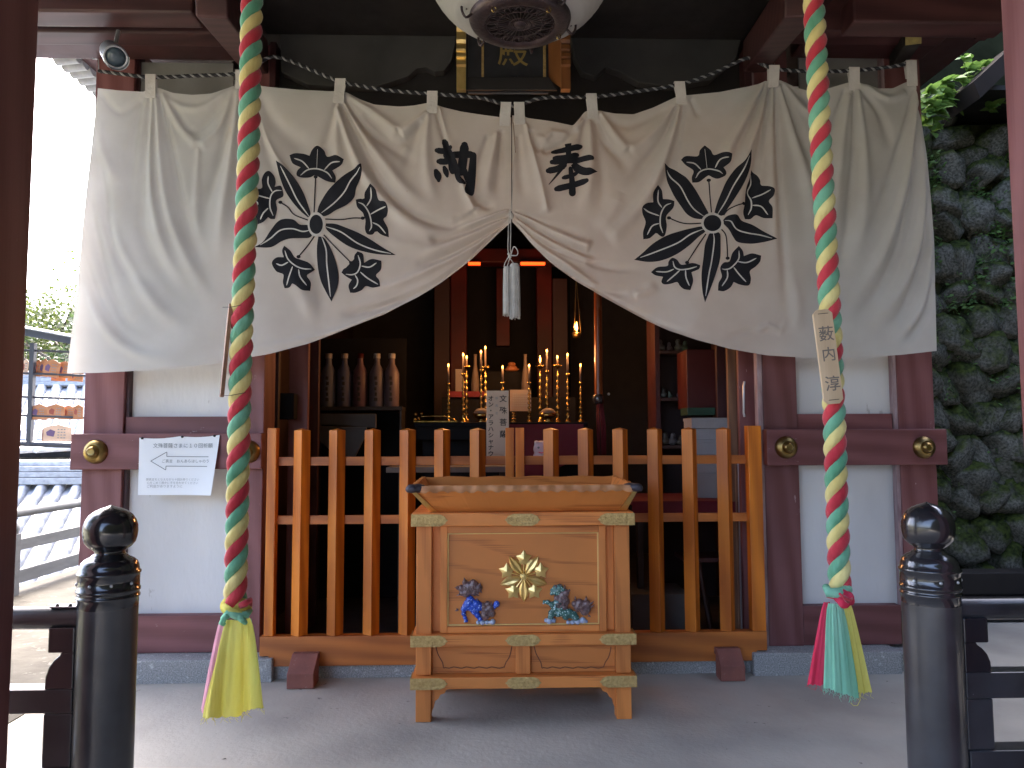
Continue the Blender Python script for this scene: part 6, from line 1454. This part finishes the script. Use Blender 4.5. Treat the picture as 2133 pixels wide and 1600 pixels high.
# ---------------------------------------------------------------- vegetation
def leafmesh(name, c1, transl=.35):
    m = mat(name, c1, tuple(v*.55 for v in c1), 1.3, .55, transl=transl, lo=.3, hi=.7); return m
def tree(lab, x, y, H, rad, m, nl, seed, zb=-3.2):
    rnd = random.Random(seed); t = thing('broadleaf_tree', lab, 'tree', (x,y,zb))
    mb = MB(); top = Vector((x+rnd.uniform(-.4,.4), y, zb+H*.72)); mb.tube([(x,y,zb),(x+.1,y,zb+H*.3),tuple(top)], [H*.03,H*.022,H*.008], 9)
    tips = []
    for k in range(14):
        a = rnd.uniform(0,6.28); s = Vector((x,y,zb)).lerp(top, rnd.uniform(.35,1)); e = s+Vector((math.cos(a),math.sin(a),rnd.uniform(.1,.9)))*rad*rnd.uniform(.45,.9)
        mb.tube([s, s.lerp(e,.5)+Vector((0,0,.15)), e], [H*.01,H*.006,H*.002], 6); tips.append(e)
    mb.build('trunk', m_bark, t, 'all')
    v, f = [], []
    cl = [(e, rad*rnd.uniform(.22,.42)) for e in tips]+[(Vector((x+rad*.75*rnd.gauss(0,.5), y+rad*.75*rnd.gauss(0,.5), zb+H*.66+rad*.55*rnd.gauss(0,.55))), rad*rnd.uniform(.16,.36)) for _ in range(26)]
    for _ in range(nl):
        c, r = rnd.choice(cl); d = Vector((rnd.gauss(0,1),rnd.gauss(0,1),rnd.gauss(0,.7))).normalized()*r*rnd.uniform(.55,1.05); p = c+d
        s = rnd.uniform(.05,.12)*(rad/3)**.4; a = Vector((rnd.gauss(0,1),rnd.gauss(0,1),rnd.gauss(0,.5))).normalized(); b = a.orthogonal().normalized(); k = len(v)
        v += [p-a*s, p+b*s*.45, p+a*s, p-b*s*.45]; f.append((k,k+1,k+2,k+3))
    mk('crown', v, f, m, t); return t
m_bark = mat('bark', (.1,.08,.06), None, 9, .9, bump=.4)
m_l1 = leafmesh('bright_leaves', (.10,.13,.03)); m_l2 = leafmesh('deep_leaves', (.055,.09,.03)); m_l3 = leafmesh('yellow_green_leaves', (.15,.16,.04))
tree('large tree with yellow-green sunlit crown behind the votive plaque rack', -17.5, 31, 12.2, 4.6, m_l1, 15000, 3)
tree('dark green tree just behind the farther tiled roof', -13.8, 27, 9.6, 3.4, m_l2, 11000, 4)
tree('olive tree at the far left behind the tiled roofs', -22.5, 34, 11.5, 4.2, m_l3, 9000, 5)
tree('added leafy tree, out of view, shading the terrace left of the hall', -6.6, .6, 12.6, 3.3, m_l2, 9000, 9)  # unseen tree added to shade the left side of the terrace
hl = []; hf = []
N = 26
for j in range(N+1):
    for i in range(N+1):
        x = -70+100*i/N; y = 44+70*j/N; z = -3.4+max(0, 13*(1-math.exp(-((y-44)/32)**1.3)))*(.7+.3*math.sin(x*.09))+noise.noise(Vector((x*.1,y*.1,0)))*2*(j > 0)
        hl.append((x,y,z))
hf = [(j*(N+1)+i, j*(N+1)+i+1, (j+1)*(N+1)+i+1, (j+1)*(N+1)+i) for j in range(N) for i in range(N)]
mk('hills', hl, hf, mat('wooded_hill', (.1,.13,.05), (.04,.06,.02), .8, .95, bump=1, bscale=3), None, 'all', kind='structure')
# ---------------------------------------------------------------- right outside : mossy boulder wall, plants, neighbouring roof
def mossmat():
    m = mat('mossy_boulder', (.19,.185,.155), (.06,.06,.045), 9, .9, spec=.12, bump=.9, bscale=22, chips=(.36,.36,.33), chipamt=.37, chipscale=45)
    n, l = m.node_tree.nodes, m.node_tree.links; b = n['Principled BSDF']; src = b.inputs['Base Color'].links[0].from_socket
    g = n.new('ShaderNodeNewGeometry'); sx = n.new('ShaderNodeSeparateXYZ'); l.new(g.outputs['Normal'], sx.inputs[0])
    tc = n.new('ShaderNodeTexCoord'); nz = n.new('ShaderNodeTexNoise'); nz.inputs['Scale'].default_value = 2.4; nz.inputs['Detail'].default_value = 9; nz.inputs['Roughness'].default_value = .7; l.new(g.outputs['Position'], nz.inputs['Vector'])
    a = n.new('ShaderNodeMath'); a.operation = 'MULTIPLY_ADD'; a.inputs[1].default_value = .28; l.new(sx.outputs['Z'], a.inputs[0]); l.new(nz.outputs[0], a.inputs[2])
    r_ = n.new('ShaderNodeValToRGB'); r_.color_ramp.elements[0].position = .5; r_.color_ramp.elements[1].position = .66; l.new(a.outputs[0], r_.inputs[0])
    n5 = n.new('ShaderNodeTexNoise'); n5.inputs['Scale'].default_value = 26; l.new(g.outputs['Position'], n5.inputs['Vector'])
    r2 = n.new('ShaderNodeValToRGB'); r2.color_ramp.elements[0].color = (.014,.022,.008,1); r2.color_ramp.elements[1].color = (.075,.1,.022,1); r2.color_ramp.elements[0].position = .35; r2.color_ramp.elements[1].position = .7; l.new(n5.outputs[0], r2.inputs[0])
    mx = n.new('ShaderNodeMix'); mx.data_type = 'RGBA'; l.new(r_.outputs[0], mx.inputs[0]); l.new(src, mx.inputs[6]); l.new(r2.outputs[0], mx.inputs[7]); l.new(mx.outputs[2], b.inputs['Base Color']); return m
m_moss = mossmat()
YS = 6.5
sw = thing('boulder_wall', 'tall mossy wall of dark rounded boulders right of the hall', 'stone wall', (4.2, YS, 0))
rnd = random.Random(11)
protos = []
def boulder(seed):
    bm = bmesh.new(); bmesh.ops.create_icosphere(bm, subdivisions=3, radius=1)
    for v in bm.verts:
        p = v.co.copy(); k = 1+.34*noise.noise(p*1.1+Vector((seed*7,0,0)))+.16*noise.noise(p*2.6+Vector((seed*3,5,0)))+.08*noise.noise(p*6+Vector((seed,2,1)))
        k += .10*abs(noise.noise(p*3.1+Vector((9,seed,4)))); v.co = Vector([math.copysign(abs(q)**.72, q) for q in p])*k
    me = bpy.data.meshes.new('stone'); bm.to_mesh(me); bm.free(); me.materials.append(m_moss); me.polygons.foreach_set('use_smooth', [True]*len(me.polygons)); return me
protos = [boulder(s) for s in range(9)]
z = .1; row = 0; cnt = 0
while z < 4.75:
    h = rnd.uniform(.17,.26) if z > 1.6 else rnd.uniform(.19,.27); x = 2.85+rnd.uniform(-.2,0)
    while x < 5.35:
        w_ = rnd.uniform(.095,.21)
        zz = z+rnd.uniform(-.09,.09); top = 4.16+.25*math.sin(x*2.3)+(.22 if x > 3.9 else 0)
        if zz < top:
            o = bpy.data.objects.new('stone', rnd.choice(protos)); C.objects.link(o); o.parent = sw
            o.location = (x+w_*.9-4.2, .02+zz*.09+rnd.uniform(-.05,.06), zz); o.scale = (w_*1.06, .24, h*rnd.uniform(.62,.82)); o.rotation_euler = (rnd.uniform(-.2,.2), rnd.uniform(-.9,.9), rnd.uniform(-.3,.3)); cnt += 1
        x += w_*1.72
    z += h*1.08; row += 1
MB().add([(2.3,YS-.02,-.1),(6.6,YS-.02,-.1),(6.6,YS+.34,4.4),(2.3,YS+.34,4.2),(2.3,YS+1.2,-.1),(6.6,YS+1.2,-.1),(6.6,YS+1.2,4.4),(2.3,YS+1.2,4.2)], [(0,1,2,3),(3,2,6,7),(1,5,6,2),(0,3,7,4)]).build('earth_core', mat('dark_earth', (.05,.055,.025), (.02,.02,.012), 9, .95, bump=1, bscale=20, spec=0), sw)
# hillside and roof above the wall
m_bank = mat('dark_hillside', (.014,.016,.009), (.006,.007,.004), 2, .95, spec=0, bump=1, bscale=8)
v = []; N = 18
for j in range(N+1):
    for i in range(N+1):
        x = 2.4+14*i/N; y = YS+.5+9*j/N; v.append((x, y, 4.1+min(1,j/4)*4.5+(j/N)*3+.35*noise.noise(Vector((x,y,0)))*(j > 0)))
mk('hillside', v, [(j*(N+1)+i, j*(N+1)+i+1, (j+1)*(N+1)+i+1, (j+1)*(N+1)+i) for j in range(N) for i in range(N)], m_bank, None, 'all', kind='structure')
nr = thing('neighbouring_roof', 'dark sloping roof edge above the boulder wall at the far right', 'roof', (5.4, 6.2, 3.9))
MB().hexa([(3.0,7.3,4.45),(8,7.3,4.45),(8,9,4.7),(3.0,9,4.7)], [(3.0,7.3,4.53),(8,7.3,4.53),(8,9,4.8),(3.0,9,4.8)]).build('roof_slab', m_dark, nr)
A, B = P(2028,170,6.0), P(2140,68,6.0)
d = (B-A).normalized()
MB().add([A, B, B+Vector((0,0,-.16)), A+Vector((.05,0,-.14)), A+Vector((0,.5,0)), B+Vector((0,.5,0)), B+Vector((0,.5,-.16)), A+Vector((.05,.5,-.14))], [(3,2,1,0),(4,5,6,7),(0,1,5,4),(2,3,7,6),(0,4,7,3)]).build('barge_board', mat('grey_brown_board', (.03,.024,.02), None, 4, .8, spec=.05), nr)
MB().hexa([(A.x+.12,6.1,A.z-.02),(7,6.1,A.z-.02),(7,9,A.z+.3),(A.x+.12,9,A.z+.3)], [(A.x+.12,6.1,A.z+.02),(7,6.1,A.z+.02),(7,9,A.z+.36),(A.x+.12,9,A.z+.36)]).build('soffit', m_dark, nr)
# broad-leaved weeds on top of the wall
m_lf = mat('fresh_leaf', (.24,.36,.09), (.12,.22,.04), 7, .5, transl=.4); m_fn = mat('fern_leaf', (.14,.26,.06), (.06,.13,.025), 8, .6, transl=.3)
def leafproto(L, W, m, name):
    v = [(0,0,0)]; f = []; n = 5
    for i in range(1, n+1):
        t = i/n; w_ = W*math.sin(math.pi*min(1,t*.92+.04))**.7*(1-.3*t); dz = -.35*L*t*t
        v += [(-w_, L*t, dz+.12*w_), (0, L*t, dz-.02*L), (w_, L*t, dz+.12*w_)]
    f += [(0,2,1),(0,3,2)]
    for i in range(n-1):
        a = 1+3*i; f += [(a,a+1,a+4,a+3),(a+1,a+2,a+5,a+4)]
    me = bpy.data.meshes.new(name); me.from_pydata(v, [], f); me.materials.append(m); me.polygons.foreach_set('use_smooth',[True]*len(me.polygons)); return me
lp = [leafproto(.11,.045,m_lf,'leaf'), leafproto(.15,.04,m_lf,'leaf'), leafproto(.08,.035,m_lf,'leaf')]
def weed(lab, stems, seed):
    rnd = random.Random(seed); b0 = Vector(stems[0][0]); t = thing('leafy_weed', lab, 'plant', b0)
    mb = MB()
    for st in stems:
        pts = [Vector(p) for p in smoothline([tuple(p) for p in st], .05)]; mb.tube(pts, .004, 5)
        for k in range(max(7, len(pts)*4)):
            p = rnd.choice(pts[1:]); o = bpy.data.objects.new('leaf', rnd.choice(lp)); C.objects.link(o); o.parent = t
            o.location = p-b0; o.rotation_euler = (rnd.uniform(-.5,.7), rnd.uniform(-.7,.7), rnd.uniform(1.6,4.7)+rnd.uniform(-1,1)); s = rnd.uniform(.5,1.25); o.scale = (s,s,s)
    mb.build('stem', m_fn, t, 'all')
    return t
yw = YS-.05
weed('tall broad-leaved weed rising from the top of the boulder wall', [[P(2030,190,yw), P(2022,165,yw-.1), P(2010,140,yw-.15), P(2008,122,yw-.15)], [P(2020,190,yw), P(2030,160,yw-.1), P(2038,130,yw-.12)], [P(2030,195,yw), P(1995,165,yw-.2), P(1965,175,yw-.25)]], 1)
weed('trailing leafy weed beside the right edge of the curtain', [[P(1990,200,yw), P(1965,190,yw-.2), P(1935,195,yw-.3), P(1925,215,yw-.3)], [P(1985,215,yw), P(1955,215,yw-.25), P(1935,250,yw-.3)], [P(1960,190,yw-.1), P(1945,235,yw-.3), P(1940,275,yw-.28)]], 2)
weed('low patch of small leaves over the highest stones near the right pillar', [[P(2070,215,yw), P(2085,198,yw-.1), P(2110,200,yw-.15)], [P(2085,225,yw), P(2060,230,yw-.12)]], 3)
# tiny ferns and moss tufts in the joints : uncountable
rnd = random.Random(6); v, f = [], []
for _ in range(5200):
    x = rnd.uniform(2.8,6.0); z_ = 4.0-abs(rnd.gauss(0,.9)) if rnd.random() < .8 else rnd.uniform(.6,4)
    if z_ < .4: continue
    nn = noise.noise(Vector((x*3,z_*3,4)));
    if nn < .02: continue
    p = Vector((x, YS-.17+z_*.09+rnd.uniform(-.03,.05), z_))
    for _k in range(3):
        a = Vector((rnd.gauss(0,1),-abs(rnd.gauss(0,.8)),rnd.gauss(.2,.8))).normalized(); b = a.orthogonal().normalized(); s = rnd.uniform(.02,.06); k = len(v)
        q = p+Vector((rnd.gauss(0,.03),0,rnd.gauss(0,.03))); v += [q, q+a*s*.5+b*s*.3, q+a*s, q+a*s*.5-b*s*.3]; f.append((k,k+1,k+2,k+3))
o = mk('wall_ferns', v, f, m_fn, None); o['kind'] = 'stuff'; o['label'] = 'tiny ferns and moss tufts growing in the joints of the boulder wall'; o['category'] = 'ferns'
# things at the wall's foot
lg = thing('timber_stack', 'dark timbers lying at the foot of the boulder wall', 'timber', (4.2,6.0,0))
for k, (y, z_, py) in enumerate(((5.9,.10,0),(6.05,.10,0),(5.97,.28,0))): MB().box(2.7, 6.0, y-.09, y+.09, z_-.09, z_+.085).build('timber', m_dark, lg, bevel=.012)
# unseen bank, added and curved behind the steps to block light from the right
v = []; N = 24
for j in range(N+1):
    for i in range(N+1):
        t = i/N; y = 7.0-17*t; x = 4.75-7.5*max(0, t-.38)**1.25*1.9; e = j/N
        v.append((x+4*e, y-1.5*e*max(0,t-.4), -.3+e**.45*9.5+.35*noise.noise(Vector((x,y,e*6)))*(j > 0)))
mk('hillside', v, [(j*(N+1)+i, j*(N+1)+i+1, (j+1)*(N+1)+i+1, (j+1)*(N+1)+i) for j in range(N) for i in range(N)], m_bank, None, 'all', kind='structure')

# small dead leaves and grit on the floor
for k, (px, py, lab) in enumerate(((467,1583,'small dark dead leaf on the floor at the lower left'),(1293,1486,'tiny dark scrap on the floor right of the offering box'))):
    q = P(px, py, 1.0); d = (q-EYE); tt = -EYE.z/d.z; c = EYE+d*tt
    t = MB().add([(c.x-.012,c.y-.004,.004),(c.x,c.y-.007,.007),(c.x+.013,c.y,.003),(c.x+.002,c.y+.006,.006)], [(0,1,2,3)]).build('dead_leaf', m_dark); t['label'] = lab; t['category'] = 'leaf'
